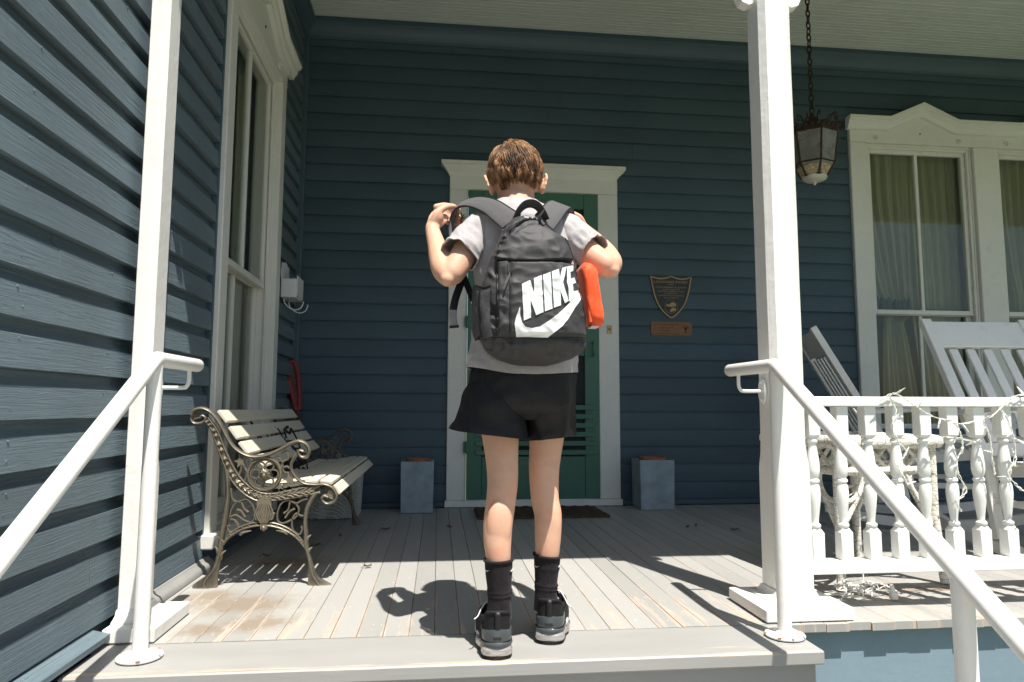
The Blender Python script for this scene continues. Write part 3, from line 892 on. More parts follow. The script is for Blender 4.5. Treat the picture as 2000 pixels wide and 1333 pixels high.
# ---------------------------------------------------------------- cast iron bench
ARM=[(-0.8862,0.6102),(-0.8769,0.6275),(-0.8504,0.6343),(-0.8196,0.6203),(-0.7879,0.5819),(-0.7591,0.5297),(-0.7343,0.4949),(-0.6963,0.4689),(-0.6554,0.4595),(-0.6082,0.468),(-0.5612,0.4912),(-0.5275,0.5104),(-0.5001,0.5157),(-0.4757,0.5015),(-0.4675,0.4784),(-0.4767,0.4596),(-0.4932,0.4598),(-0.5045,0.4718),(-0.4992,0.4822),(-0.4868,0.4786)]
SCROLL_BACK=[(-0.8862,0.6102),(-0.8875,0.5929),(-0.875,0.581),(-0.855,0.5809),(-0.8406,0.5892),(-0.839,0.6016),(-0.8493,0.6086),(-0.857,0.599)]
BAND_OUT=[(-0.8385,0.5891),(-0.8174,0.5613),(-0.7952,0.5058),(-0.7678,0.4366),(-0.7404,0.3814),(-0.7089,0.3432),(-0.671,0.3152),(-0.6369,0.3023),(-0.5897,0.3036),(-0.5356,0.3095),(-0.4677,0.3221),(-0.4234,0.3304)]
BAND_IN=[(-0.829,0.6016),(-0.7949,0.5542),(-0.7678,0.4917),(-0.741,0.4363),(-0.7126,0.3913),(-0.6778,0.3564),(-0.6379,0.3332),(-0.5904,0.3269),(-0.5363,0.3357),(-0.4752,0.3485),(-0.4273,0.3512)]
SEAT_TOP=[(-0.5126,0.4684),(-0.5276,0.4407),(-0.5282,0.413),(-0.5104,0.385),(-0.4825,0.3638),(-0.4412,0.3584),(-0.4068,0.3592),(-0.3789,0.3449),(-0.3645,0.317),(-0.3744,0.2964),(-0.3984,0.2899),(-0.4159,0.304),(-0.4079,0.3177),(-0.3954,0.3126)]
REAR_L=[(-0.7678,0.4366),(-0.7554,0.3337),(-0.7653,0.2388),(-0.7728,0.1714),(-0.7802,0.1045),(-0.8013,0.0517),(-0.8523,0.0133),(-0.8537,0.001)]
REAR_R=[(-0.7404,0.3814),(-0.7391,0.3062),(-0.7453,0.2384),(-0.7566,0.1643),(-0.7567,0.1307),(-0.7643,0.084),(-0.7712,0.0375),(-0.7716,0.001)]
FRONT_L=[(-0.4507,0.3253),(-0.4735,0.2809),(-0.4805,0.233),(-0.4777,0.1782),(-0.4753,0.1373),(-0.4621,0.0962),(-0.4566,0.0419),(-0.4575,0.001)]
FRONT_R=[(-0.4302,0.3298),(-0.4564,0.2806),(-0.4655,0.2327),(-0.4621,0.1779),(-0.4576,0.1369),(-0.4471,0.0958),(-0.4232,0.0342),(-0.374,0.001)]
ARCH=[(-0.7651,0.141),(-0.7332,0.1786),(-0.6808,0.2065),(-0.6208,0.2154),(-0.5598,0.2039),(-0.5047,0.172),(-0.4662,0.1269)]
ARCH2=[(-0.7576,0.1543),(-0.7303,0.1907),(-0.6799,0.218),(-0.6211,0.2263),(-0.5601,0.2155),(-0.5064,0.1843),(-0.47,0.1406)]
SHIELD=[(-0.6438,0.3045),(-0.6208,0.3247),(-0.5965,0.3037),(-0.5927,0.2899),(-0.5988,0.2695),(-0.5815,0.2555),(-0.5877,0.2352),(-0.6045,0.2321),(-0.6069,0.2015),(-0.6167,0.1936),(-0.6291,0.202),(-0.6314,0.2326),(-0.6483,0.2364),(-0.6543,0.2556),(-0.6393,0.2703),(-0.6453,0.2909)]
CURLS=[[(-0.7392,0.3471),(-0.7312,0.3095),(-0.7073,0.2974),(-0.6842,0.3086),(-0.6635,0.2912),(-0.6523,0.2569),(-0.6614,0.2265),(-0.6884,0.2338),(-0.7158,0.2513),(-0.7357,0.2483),(-0.7332,0.2721),(-0.7173,0.2956),(-0.6941,0.3034)],
 [(-0.7353,0.2382),(-0.7219,0.2345),(-0.7078,0.2139),(-0.7171,0.1938),(-0.7371,0.1942),(-0.7444,0.2113),(-0.7366,0.2165)],
 [(-0.4674,0.3083),(-0.4877,0.3018),(-0.5079,0.2918),(-0.5354,0.3026),(-0.5589,0.2927),(-0.5716,0.2622),(-0.5707,0.2314),(-0.5535,0.2208),(-0.5266,0.2305),(-0.5066,0.2438),(-0.4971,0.2676),(-0.5079,0.2918)],
 [(-0.4727,0.2465),(-0.4897,0.2469),(-0.5069,0.2541),(-0.5199,0.2304),(-0.5155,0.1961),(-0.4948,0.18),(-0.4836,0.1954),(-0.4867,0.2092)],
 [(-0.5674,0.4689),(-0.5471,0.4792),(-0.5396,0.4547),(-0.5597,0.4411),(-0.5658,0.4134)],
 [(-0.594,0.4484),(-0.5773,0.4586),(-0.5631,0.4411),(-0.5553,0.4064),(-0.5381,0.3992),(-0.5409,0.3785)],
 [(-0.5282,0.413),(-0.545,0.424),(-0.562,0.418)], [(-0.7126,0.3913),(-0.705,0.43),(-0.715,0.468)], [(-0.69,0.375),(-0.685,0.405),(-0.70,0.43)],
 [(-0.70,0.30),(-0.69,0.275),(-0.675,0.262)], [(-0.715,0.272),(-0.70,0.266),(-0.685,0.245)], [(-0.53,0.296),(-0.535,0.27),(-0.55,0.256)], [(-0.512,0.272),(-0.53,0.262),(-0.545,0.24)]]
bench = thing('garden_bench', (-0.62, 3.24, 0), 'old garden bench with ornate cast iron ends and cream wooden slats', 'bench')
def p3(pts, y): return [(a, y, b2) for a, b2 in pts]
def end_frame(y):
    mb = MB()
    T = lambda pts, r, dy=0.0, fl=(1.0, 1.0), n=5, seg=8: mb.tube(spline(p3(pts, y + dy), n), r, seg, flat=fl, up=(0, 1, 0))
    T(ARM, 0.0072, 0, (2.0, 1.0))
    T(SCROLL_BACK, 0.006, 0, (1.8, 1.0))
    T(SEAT_TOP, 0.0062, 0, (1.9, 1.0))
    T(BAND_OUT, 0.005, 0, (1.8, 1.0)); T(BAND_IN, 0.0042, 0, (1.8, 1.0))
    bi = spline([(a, b2, 0) for a, b2 in BAND_IN], 6); bo = spline([(a, b2, 0) for a, b2 in BAND_OUT[:-1]], 6)
    m = min(len(bi), len(bo))
    rings = []
    for i in range(m):
        a = bi[int(i*(len(bi)-1)/(m-1))]; b2 = bo[int(i*(len(bo)-1)/(m-1))]
        rings.append([(a.x, y - 0.003, a.y), (b2.x, y - 0.003, b2.y), (b2.x, y + 0.003, b2.y), (a.x, y + 0.003, a.y)])
    mb.loft(rings, True, True)
    nl = 24
    for q in range(nl):       # leaf scales on the band
        t = (q + 0.5)/nl*(m - 1); i = int(t)
        a = bi[int(i*(len(bi)-1)/(m-1))]; b2 = bo[int(i*(len(bo)-1)/(m-1))]
        j = min(i + 2, m - 1)
        a2 = bi[int(j*(len(bi)-1)/(m-1))]
        c = (a + b2)/2; tn = (a2 - a).normalized() if (a2 - a).length > 1e-6 else Vector((0, -1, 0))
        nrm = Vector((-tn.y, tn.x, 0)); w = (b2 - a).length*0.40
        for s in (-0.75, 0.0, 0.75):
            d = (tn*math.cos(s*1.0) + nrm*math.sin(s*1.0))
            for sd in (-1, 1):
                mb.tube([(c.x - tn.x*w*0.5, y + sd*0.004, c.y - tn.y*w*0.5), (c.x + d.x*w*0.4, y + sd*0.0085, c.y + d.y*w*0.4), (c.x + d.x*w, y + sd*0.005, c.y + d.y*w)], [0.002, 0.0038, 0.0015], 5)
    def limb_pair(L, Rr, th):
        l = spline([(a, b2, 0) for a, b2 in L], 4); r = spline([(a, b2, 0) for a, b2 in Rr], 4)
        k = min(len(l), len(r)); rings = []
        for i in range(k):
            a, b2 = l[i], r[i]; e = 0.22
            ai = a.lerp(b2, e); bi2 = a.lerp(b2, 1 - e)
            rings.append([(a.x, y - th*0.5, a.y), (ai.x, y - th, ai.y), (bi2.x, y - th, bi2.y), (b2.x, y - th*0.5, b2.y), (b2.x, y + th*0.5, b2.y), (bi2.x, y + th, bi2.y), (ai.x, y + th, ai.y), (a.x, y + th*0.5, a.y)])
        mb.loft(rings, True, True)
        mb.tube([((a.x + b2.x)/2, y - th, (a.y + b2.y)/2) for a, b2 in zip(l, r)], 0.003, 6)
    limb_pair(REAR_L, REAR_R, 0.011); limb_pair(FRONT_L, FRONT_R, 0.011)
    T(ARCH, 0.0052, 0, (1.8, 1.0)); T(ARCH2, 0.0042, 0, (1.6, 1.0))
    for i, p in enumerate(spline([(a, b2, 0) for a, b2 in ARCH], 5)):
        if i % 2: mb.sphere((p.x, y - 0.007, p.y + 0.005), 0.003, 6, 5)
    for q in CURLS: T(q, 0.0040, 0, (1.5, 1.0), 5, 7)
    # vase shield with ribs
    mb.prism(SHIELD, lambda a, b2, d: (a, d, b2), y - 0.010, y + 0.010)
    for k in range(7):
        t = (k - 3)/3
        mb.tube(spline([(-0.6175 + t*0.016, y - 0.0105, 0.293), (-0.6175 + t*0.029, y - 0.0125, 0.262), (-0.6175 + t*0.012, y - 0.0105, 0.226)], 4), 0.0026, 5)
    mb.sphere((-0.617, y - 0.013, 0.207), 0.009, 8, 6)
    # flower wheel with a lion head
    cx, cz = -0.6229, 0.3935
    cz += 0.004
    ring = lambda c0, c1, R, r, n=24: mb.tube([(c0 + R*math.cos(2*PI*k/n), y, c1 + R*math.sin(2*PI*k/n)) for k in range(n + 1)], r, 7, flat=(1.6, 1.0), up=(0, 1, 0), cap=False)
    ring(cx, cz, 0.0575, 0.0062, 32); ring(cx, cz, 0.050, 0.003, 32)
    for k in range(6):
        a = k*PI/3 + PI/6 + PI/6
        ring(cx + 0.0325*math.cos(a), cz + 0.0325*math.sin(a), 0.0155, 0.0032, 16)
    mb.sphere((cx, y, cz), 0.0165, 12, 9, (1, 0.8, 1.1))
    mb.sphere((cx, y - 0.013, cz - 0.005), 0.0075, 8, 6, (1, 0.9, 1.2))
    for dx in (-0.007, 0.007): mb.sphere((cx + dx, y - 0.0115, cz + 0.006), 0.0042, 7, 5)
    for k in range(11):
        a = PI*2*k/11
        mb.tube([(cx + 0.011*math.cos(a), y - 0.006, cz + 0.012*math.sin(a)), (cx + 0.0185*math.cos(a + 0.2), y - 0.003, cz + 0.020*math.sin(a + 0.2))], [0.0036, 0.002], 5)
    # stars
    for sx, sz, R in ((-0.5339, 0.3765, 0.024), (-0.7089, 0.4428, 0.024), (-0.566, 0.352, 0.014)):
        poly = []
        for k in range(10):
            a = PI/2 + k*PI/5 + 0.2; rr = R if k % 2 == 0 else R*0.42
            poly.append((sx + rr*math.cos(a), sz + rr*math.sin(a)))
        mb.prism(poly, lambda a, b2, d: (a, d, b2), y - 0.006, y + 0.006)
    # leaf flicks on the legs and the fan in the back scroll
    for x, z, dx, dz in ((-0.757, 0.15, -0.018, 0.028), (-0.772, 0.115, -0.012, 0.03), (-0.765, 0.10, 0.02, 0.03), (-0.468, 0.15, 0.018, 0.03), (-0.462, 0.11, 0.018, 0.026), (-0.70, 0.185, 0.04, 0.012), (-0.535, 0.185, -0.04, 0.012)):
        mb.tube(spline([(x, y, z), (x + dx*0.3, y - 0.008, z + dz*0.6), (x + dx, y - 0.006, z + dz)], 3), [0.007, 0.0065, 0.006, 0.005, 0.004, 0.003, 0.001], 6)
    for k in range(6):
        a = PI*0.55 + k*0.36
        mb.tube([(-0.858, y, 0.600), (-0.862 + 0.021*math.cos(a), y, 0.603 + 0.021*math.sin(a))], [0.003, 0.004], 5)
    for k in range(5):
        a = -0.6 + k*0.45
        mb.tube([(-0.400, y, 0.316), (-0.396 + 0.022*math.cos(a), y, 0.318 + 0.022*math.sin(a))], [0.003, 0.0045], 5)
    return fix_normals(mb.build('end_frame', M_cast, bench, 45))
ef = end_frame(2.61)
e2 = dup(ef, (0, 1.27, 0), bench)
def slat(name, cx, cz, w, ang, t=0.014):
    mb = MB(); bm = MB().cbox(-w/2, w/2, 2.6185, 3.8715, -t/2, t/2, 0.0025)
    ca, sa = math.cos(ang), math.sin(ang)
    mb.add([(cx + x*ca - z*sa, y, cz + x*sa + z*ca) for x, y, z in bm.v], bm.f)
    return mb.build(name, M_slat, bench, 30)
for cx, cz, a in ((-0.786, 0.601, -0.90), (-0.745, 0.541, -0.93), (-0.707, 0.486, -0.90), (-0.664, 0.434, -0.82)):
    slat('back_slat', cx + 0.004, cz + 0.004, 0.054, a)
for cx, cz, a in ((-0.622, 0.3525, -0.10), (-0.5675, 0.3515, 0.06), (-0.513, 0.3585, 0.16), (-0.4585, 0.3660, 0.10), (-0.404, 0.3655, -0.12), (-0.3655, 0.338, -0.85)):
    slat('seat_slat', cx, cz, 0.0455 if a > -0.5 else 0.040, a)
for y in (3.03, 3.45):
    MB().tube([(-0.80, y, 0.595), (-0.66, y + 0.06, 0.36), (-0.50, y + 0.1, 0.33)], 0.005, 6).build('brace_rod', M_black_iron, bench, 60)

# black wrought iron jar rack lying against the bench back
rk = thing('iron_rack', (-0.63, 3.2, 0.365), 'black scrolled iron rack with dark blue jars on the bench seat', 'rack')
mb = MB()
ox = Vector((-0.66, 3.2, 0.375)); ux = Vector((0.55, 0.80, 0.0)).normalized(); uz = Vector((-0.42, 0.22, 0.88)).normalized(); un = ux.cross(uz)
P = lambda a, b2, c=0.0: ox + ux*a + uz*b2 + un*c
for b2 in (0.02, 0.085, 0.125): mb.tube([P(-0.11, b2), P(0.11, b2)], 0.004, 6); mb.tube([P(-0.11, b2, -0.05), P(0.11, b2, -0.05)], 0.004, 6)
for a in (-0.11, -0.037, 0.037, 0.11):
    mb.tube([P(a, 0.0), P(a, 0.14)], 0.004, 6); mb.tube([P(a, 0.02, 0), P(a, 0.02, -0.05)], 0.004, 6); mb.tube([P(a, 0.125, 0), P(a, 0.125, -0.05)], 0.004, 6)
for a in (-0.08, 0.0, 0.08):
    mb.tube(spline([P(a - 0.03, 0.14), P(a - 0.02, 0.19), P(a, 0.16), P(a + 0.02, 0.19), P(a + 0.03, 0.14)], 4), 0.004, 6)
    mb.tube(spline([P(a - 0.03, 0.0), P(a - 0.015, -0.04), P(a, -0.01), P(a + 0.015, -0.04), P(a + 0.03, 0.0)], 4), 0.004, 6)
    mb.sphere(P(a, 0.195), 0.009, 6, 5)
mb.build('wire_frame', M_black_iron, rk, 60)
for a in (-0.073, 0.0, 0.073):
    MB().tube([P(a, 0.022, -0.026), P(a, 0.095, -0.026), P(a, 0.105, -0.026), P(a, 0.12, -0.026)], [0.024, 0.024, 0.018, 0.018], 12).build('jar', M_bluejar, rk, 45)

# ---------------------------------------------------------------- basket behind the bench
bk = thing('wicker_basket', (-0.62, 4.2, 0), 'rounded grey white woven basket on the floor behind the bench', 'basket')
def basket_mesh():
    mb = MB(); nU, nV = 84, 22
    cx, cy = -0.625, 4.225; hx, hy, H = 0.178, 0.165, 0.25
    rings = []
    for j in range(nV*3 + 1):
        z = 0.006 + H*j/(nV*3); row = j//3
        t = z/H; ring = []
        for i in range(nU*2):
            a = 2*PI*i/(nU*2)
            e = 0.42
            cxs = math.copysign(abs(math.cos(a))**e, math.cos(a)); sys_ = math.copysign(abs(math.sin(a))**e, math.sin(a))
            k = 0.93 + 0.07*t
            wv = 0.0065*math.cos(PI*(i//2 % 2) + PI*row)*math.sin(PI*((j % 3) + 0.5)/3) + 0.001*rnd.uniform(-1, 1)
            ring.append((cx + (hx*k + wv)*cxs, cy + (hy*k + wv)*sys_, z))
        rings.append(ring)
    mb.loft(rings, True, True)
    o = mb.build('body', M_wicker, bk, 40); fix_normals(o)
    r = MB(); e = 0.42; pts = []
    for i in range(61):
        a = 2*PI*i/60
        pts.append((cx + hx*1.0*math.copysign(abs(math.cos(a))**e, math.cos(a)), cy + hy*1.0*math.copysign(abs(math.sin(a))**e, math.sin(a)), 0.262))
    r.tube(pts, 0.012, 8, cap=False); r.build('rim', M_wicker, bk, 60)
basket_mesh()

# ---------------------------------------------------------------- red racket in the corner
rq = thing('old_racket', (-0.83, 4.44, 0), 'red looped old racket with a brown wooden handle leaning in the corner', 'racket')
mb = MB()
A = Vector((-0.922, 4.455, 0.915)); Bt = Vector((-0.868, 4.40, 0.62)); up = (A - Bt).normalized(); side = Vector((0.72, 0.6, 0.1)).normalized(); side = (side - up*side.dot(up)).normalized()
L = (A - Bt).length
loop = [Bt - side*0.010, Bt + up*L*0.3 - side*0.022, Bt + up*L*0.75 - side*0.030, A - side*0.018, A + up*0.012, A + side*0.018, Bt + up*L*0.75 + side*0.030, Bt + up*L*0.3 + side*0.022, Bt + side*0.010]
mb.tube(spline(loop, 6), 0.0165, 8, flat=(1.0, 0.9)); mb.build('hoop', M_red, rq, 60)
mb = MB().tube([Bt + up*0.02, Bt - up*0.03, Bt - up*0.62], [0.013, 0.0145, 0.012], 10); mb.build('handle', M_wood_brown, rq, 60)
mb = MB()
for k in range(11):
    t = 0.1 + 0.8*k/10; w = 0.012 + 0.018*min(1, t*1.6)
    mb.tube([Bt + up*L*t - side*w, Bt + up*(L*t + 0.012*rnd.uniform(-1, 1)) + side*w], 0.0022, 5)
for k in range(3):
    s = -0.01 + 0.01*k
    mb.tube([Bt + up*L*0.06 + side*s*0.4, Bt + up*L*0.95 + side*s], 0.0022, 5)
for k in range(16):
    q = Bt + up*L*rnd.uniform(0.1, 0.9) + side*rnd.uniform(-0.02, 0.03)
    mb.tube([q, q + Vector((rnd.uniform(-.03, .03), -0.01, rnd.uniform(-.03, .02)))], 0.0012, 4)
mb.build('webbing', M_leaf, rq, 60)

# ---------------------------------------------------------------- mailbox
mbx = thing('mailbox', (-0.87, 4.1, 1.27), 'small white wall mailbox with scalloped back and wire hooks', 'mailbox')
mb = MB().cbox(-0.915, -0.828, 4.04, 4.235, 1.275, 1.385, 0.004)
mb.build('box', M_mail, mbx, 30)
sc = [(4.04, 1.385), (4.04, 1.44), (4.052, 1.455), (4.046, 1.47), (4.058, 1.485), (4.085, 1.478), (4.11, 1.492), (4.1375, 1.498), (4.165, 1.492), (4.19, 1.478), (4.217, 1.485), (4.229, 1.47), (4.223, 1.455), (4.235, 1.44), (4.235, 1.385)]
MB().prism(sc, lambda a, b2, d: (d, a, b2), -0.915, -0.909).build('back_plate', M_mail, mbx)
MB().cbox(-0.8275, -0.822, 4.05, 4.225, 1.285, 1.405, 0.002).build('lid', M_mail, mbx, 30)
MB().cbox(-0.834, -0.826, 4.12, 4.13, 1.375, 1.43, 0.002).build('latch', M_copper, mbx, 30)
for y in (4.07, 4.205):
    MB().tube(spline([(-0.90, y, 1.274), (-0.895, y, 1.245), (-0.865, y, 1.215), (-0.83, y, 1.205), (-0.80, y, 1.22), (-0.788, y, 1.255)], 5), 0.0035, 7).build('hook', M_mail, mbx, 60)

# ---------------------------------------------------------------- planters with pots
def planter(x0, x1, y0, label):
    y1 = y0 + 0.205; H = 0.312
    p = thing('planter', ((x0 + x1)/2, (y0 + y1)/2, 0), label, 'planter', 'square grey planters beside the door')
    i = 0.004
    o = [[(x0 + i, y0 + i, 0.002), (x1 - i, y0 + i, 0.002), (x1 - i, y1 - i, 0.002), (x0 + i, y1 - i, 0.002)]]
    def rect(a, z): return [(x0 + a, y0 + a, z), (x1 - a, y0 + a, z), (x1 - a, y1 - a, z), (x0 + a, y1 - a, z)]
    mb = MB().loft([rect(0.008, 0.002), rect(0.005, 0.006), rect(0.0015, H - 0.004), rect(0.003, H), rect(0.013, H), rect(0.015, H - 0.004), rect(0.017, 0.22), rect(0.017, 0.2)], True, True)
    fix_normals(mb.build('box', M_planter, p, 25))
    pt = thing('flower_pot', ((x0 + x1)/2, (y0 + y1)/2, 0.2), 'terracotta pot rim showing inside the planter ' + label.split('planter standing ')[1], 'flower pot', 'terracotta pots in the planters')
    R = (x1 - x0)/2 - 0.026
    m2 = MB().lathe(((x0 + x1)/2, (y0 + y1)/2, 0), [(R - 0.02, 0.205), (R - 0.006, 0.285), (R - 0.003, 0.286), (R, 0.29), (R + 0.002, 0.322), (R, 0.326), (R - 0.008, 0.326), (R - 0.011, 0.322), (R - 0.016, 0.29), (R - 0.02, 0.27)], 28)
    fix_normals(m2.build('pot', M_terra, pt, 35))
planter(-0.219, -0.017, 4.262, 'grey square planter standing left of the door casing')
planter(1.277, 1.503, 4.272, 'grey square planter standing right of the door casing under the plaques')

# ---------------------------------------------------------------- doormat
mb = MB(); nx, ny = 46, 18; top = []
for j in range(ny + 1):
    for i in range(nx + 1):
        u, v = i/nx, j/ny
        x = 0.235 + 0.78*u + 0.006*noise.noise(Vector((u*9, v*9, 1))) + (0.012*noise.noise(Vector((v*12, u*3, 2))) if i in (0, nx) else 0)
        y = 4.00 + 0.42*v + (0.012*noise.noise(Vector((u*14, 3, v))) if j in (0, ny) else 0) + 0.02*(u - 0.5)
        z = 0.012 + 0.004*math.sin(u*62) + 0.010*max(0, noise.noise(Vector((u*4, v*2, 7)))) + 0.016*max(0, noise.noise(Vector((u*6, 0.2, 17))))*(1 - v)**2
        top.append((x, y, z))
W = nx + 1
fs = [(j*W + i, j*W + i + 1, (j+1)*W + i + 1, (j+1)*W + i) for j in range(ny) for i in range(nx)]
mb.add(top, fs)
b0 = [(x, y, 0.003) for x, y, z in top]; mb.add(b0, [tuple(reversed(f)) for f in fs])
nT = len(top)
edge = [i for i in range(W)] + [j*W + nx for j in range(1, ny + 1)] + [ny*W + i for i in range(nx - 1, -1, -1)] + [j*W for j in range(ny - 1, 0, -1)]
mb.f += [(edge[k], nT + edge[k], nT + edge[(k+1) % len(edge)], edge[(k+1) % len(edge)]) for k in range(len(edge))]; mb.m += [0]*len(edge)
o = fix_normals(mb.build('doormat', M_mat, None, 60, (0.62, 4.2, 0)))
tag(o, 'rumpled brown doormat in front of the green door', 'doormat')

# ---------------------------------------------------------------- plaques, doorbell, door ornament
def lettering(txt, size, x, z, y, mat, parent, wmax=None, depth=0.0012, name='lettering'):
    cu = bpy.data.curves.new(name, 'FONT'); cu.body = txt; cu.size = size; cu.align_x = 'CENTER'; cu.extrude = depth/2
    cu.resolution_u = 2
    t = bpy.data.objects.new(name, cu); COL.objects.link(t)
    dg = bpy.context.evaluated_depsgraph_get(); dg.update()
    me = bpy.data.meshes.new_from_object(t.evaluated_get(dg))
    bpy.data.objects.remove(t); bpy.data.curves.remove(cu)
    xs = [v.co.x for v in me.vertices]
    k = 1.0
    if wmax: k = wmax/(max(xs) - min(xs))
    base = wloc(parent)
    for v in me.vertices:
        v.co = Vector((x + v.co.x*k, y - v.co.z, z + v.co.y)) - base
    me.materials.clear(); me.materials.append(mat)
    o = bpy.data.objects.new(name, me); COL.objects.link(o); o.parent = parent
    return o
pl = thing('shield_plaque', (1.58, 4.505, 1.4), 'dark bronze shield plaque with raised gold border and lettering', 'plaque')
sh_pts = spline([(1.434, 1.547, 0), (1.47, 1.536, 0), (1.509, 1.530, 0), (1.548, 1.535, 0)], 4) + spline([(1.585, 1.549, 0), (1.62, 1.535, 0), (1.658, 1.529, 0), (1.695, 1.534, 0)], 4) + spline([(1.730, 1.546, 0), (1.713, 1.450, 0), (1.692, 1.380, 0), (1.660, 1.321, 0), (1.622, 1.280, 0), (1.580, 1.253, 0), (1.540, 1.278, 0), (1.503, 1.318, 0), (1.474, 1.372, 0), (1.452, 1.44, 0)], 4)[:-1]
poly = [(p.x, p.y) for p in sh_pts]
bk_y = lambda a, b2, d: (a, d, b2)
fix_normals(MB().prism(poly, bk_y, 4.5115, 4.503).build('field', M_bronze, pl))
cxp, czp = 1.582, 1.43
mb = MB()
pts = [(a, b2) for a, b2 in poly]; m = len(pts)
inn = []
for i in range(m):
    a = Vector(pts[i-1]); b2 = Vector(pts[(i+1) % m]); t = (b2 - a).normalized(); nrm = Vector((t.y, -t.x))
    inn.append((pts[i][0] + nrm.x*0.0085, pts[i][1] + nrm.y*0.0085))
rings = [[(pts[i][0], 4.5025, pts[i][1]), (pts[i][0], 4.4985, pts[i][1]), (inn[i][0], 4.4985, inn[i][1]), (inn[i][0], 4.5025, inn[i][1])] for i in range(m)]
rings.append(rings[0])
fix_normals(mb.loft(rings, False, True).build('border', M_bronze_hi, pl))
Y = 4.5026
for txt, size, x, z, w in (('LANDMARKS AWARD', 0.022, 1.582, 1.497, 0.236), ('1995', 0.013, 1.582, 1.481, 0.036), ('CATHERINE & JOHN', 0.014, 1.581, 1.462, 0.215), ('FOR EXCELLENCE IN', 0.009, 1.582, 1.449, 0.12),
                         ('HISTORIC PRESERVATION', 0.011, 1.582, 1.435, 0.185), ('PRESENTED BY', 0.010, 1.582, 1.4205, 0.092), ('THE HERITAGE ASSOCIATION', 0.010, 1.582, 1.406, 0.180), ('OF SAN MARCOS', 0.011, 1.582, 1.390, 0.104)):
    lettering(txt, size, x, z, Y, M_bronze_hi, pl, w)
em = MB(); R = 0.045; cx, cz = 1.581, 1.333
em.tube([(cx + R*math.cos(a), 4.5015, cz + R*math.sin(a)) for a in [2*PI*k/32 for k in range(33)]], 0.0016, 6, cap=False)
blob = [(-0.036, 0.006), (-0.030, 0.018), (-0.014, 0.014), (-0.004, 0.026), (0.016, 0.032), (0.030, 0.022), (0.036, 0.006), (0.024, 0.001), (-0.02, 0.000)]
em.prism([(cx + a, cz + b2) for a, b2 in blob], bk_y, 4.5024, 4.5005)
blob = [(-0.012, -0.030), (-0.004, -0.018), (0.006, -0.006), (0.022, -0.008), (0.036, -0.012), (0.030, -0.026), (0.012, -0.032), (0.0, -0.036)]
em.prism([(cx + a, cz + b2) for a, b2 in blob], bk_y, 4.5024, 4.5005)
em.build('emblem', M_bronze_hi, pl)
p2 = thing('copper_plaque', (1.58, 4.505, 1.18), 'small brown rectangular plaque mounted below the bronze shield', 'plaque')
MB().cbox(1.437, 1.727, 4.506, 4.5115, 1.133, 1.229, 0.001).build('plate', M_copper, p2, 30)
for txt, size, x, z, w in (('This Building Has Been Recorded in', 0.0115, 1.548, 1.2075, 0.18), ('Texas of Recognition', 0.0115, 1.548, 1.186, 0.097), ('Presented by', 0.0115, 1.545, 1.165, 0.053), ('The Heritage Association of San Marcos, Inc.', 0.0105, 1.545, 1.1445, 0.195)):
    lettering(txt, size, x, z, 4.5057, M_ink, p2, w, 0.0008)
em = MB(); cx, cz = 1.682, 1.19
for k in range(9):
    a = PI*k/8; em.tube([(cx, 4.5055, cz - 0.014), (cx + 0.026*math.cos(a), 4.5055, cz - 0.004 + 0.026*math.sin(a))], 0.0009, 4)
em.tube([(cx, 4.5055, cz - 0.012), (cx, 4.5055, cz - 0.034)], 0.003, 6); em.tube([(cx - 0.02, 4.5055, cz - 0.035), (cx + 0.02, 4.5055, cz - 0.035)], 0.001, 4)
em.build('emblem', M_ink, p2)
for x in (1.443, 1.721):
    for z in (1.139, 1.223): MB().sphere((x, 4.5055, z), 0.003, 6, 5, (1, 0.5, 1)).build('screw', M_ink, p2, 60)
db = thing('doorbell', (1.143, 4.489, 1.165), 'small brass doorbell button on the white door casing', 'doorbell')
MB().cbox(1.126, 1.160, 4.4835, 4.4895, 1.137, 1.195, 0.002).build('plate', M_brass, db, 30)
MB().tube([(1.143, 4.483, 1.168), (1.143, 4.479, 1.168)], 0.008, 14).build('button', M_copper, db, 40)
orn = thing('door_ornament', (0.135, 4.486, 1.87), 'small flower and bird ornament hung on the left door casing', 'ornament')
M_orn = [plain('ornament yellow', (0.45, 0.36, 0.10), 0.5), plain('ornament red', (0.40, 0.08, 0.05), 0.5), plain('ornament dull green', (0.10, 0.13, 0.06), 0.6), plain('ornament cream', (0.6, 0.57, 0.45), 0.5)]
for nm, c, r, mi in (('bead', (0.120, 4.470, 1.90), 0.022, 2), ('bead', (0.128, 4.468, 1.865), 0.024, 1), ('bead', (0.136, 4.466, 1.82), 0.036, 3), ('bead', (0.120, 4.462, 1.80), 0.020, 0)):
    MB().sphere(c, r, 12, 8, (1, 0.5, 1)).build(nm, M_orn[mi], orn, 60)
mb = MB()
for k in range(9):
    a = k*0.7; mb.tube([(0.135, 4.475, 1.90), (0.135 + 0.035*math.cos(a), 4.468, 1.905 + 0.03*math.sin(a))], [0.006, 0.002], 5)
mb.build('leaf', M_orn[2], orn, 60)

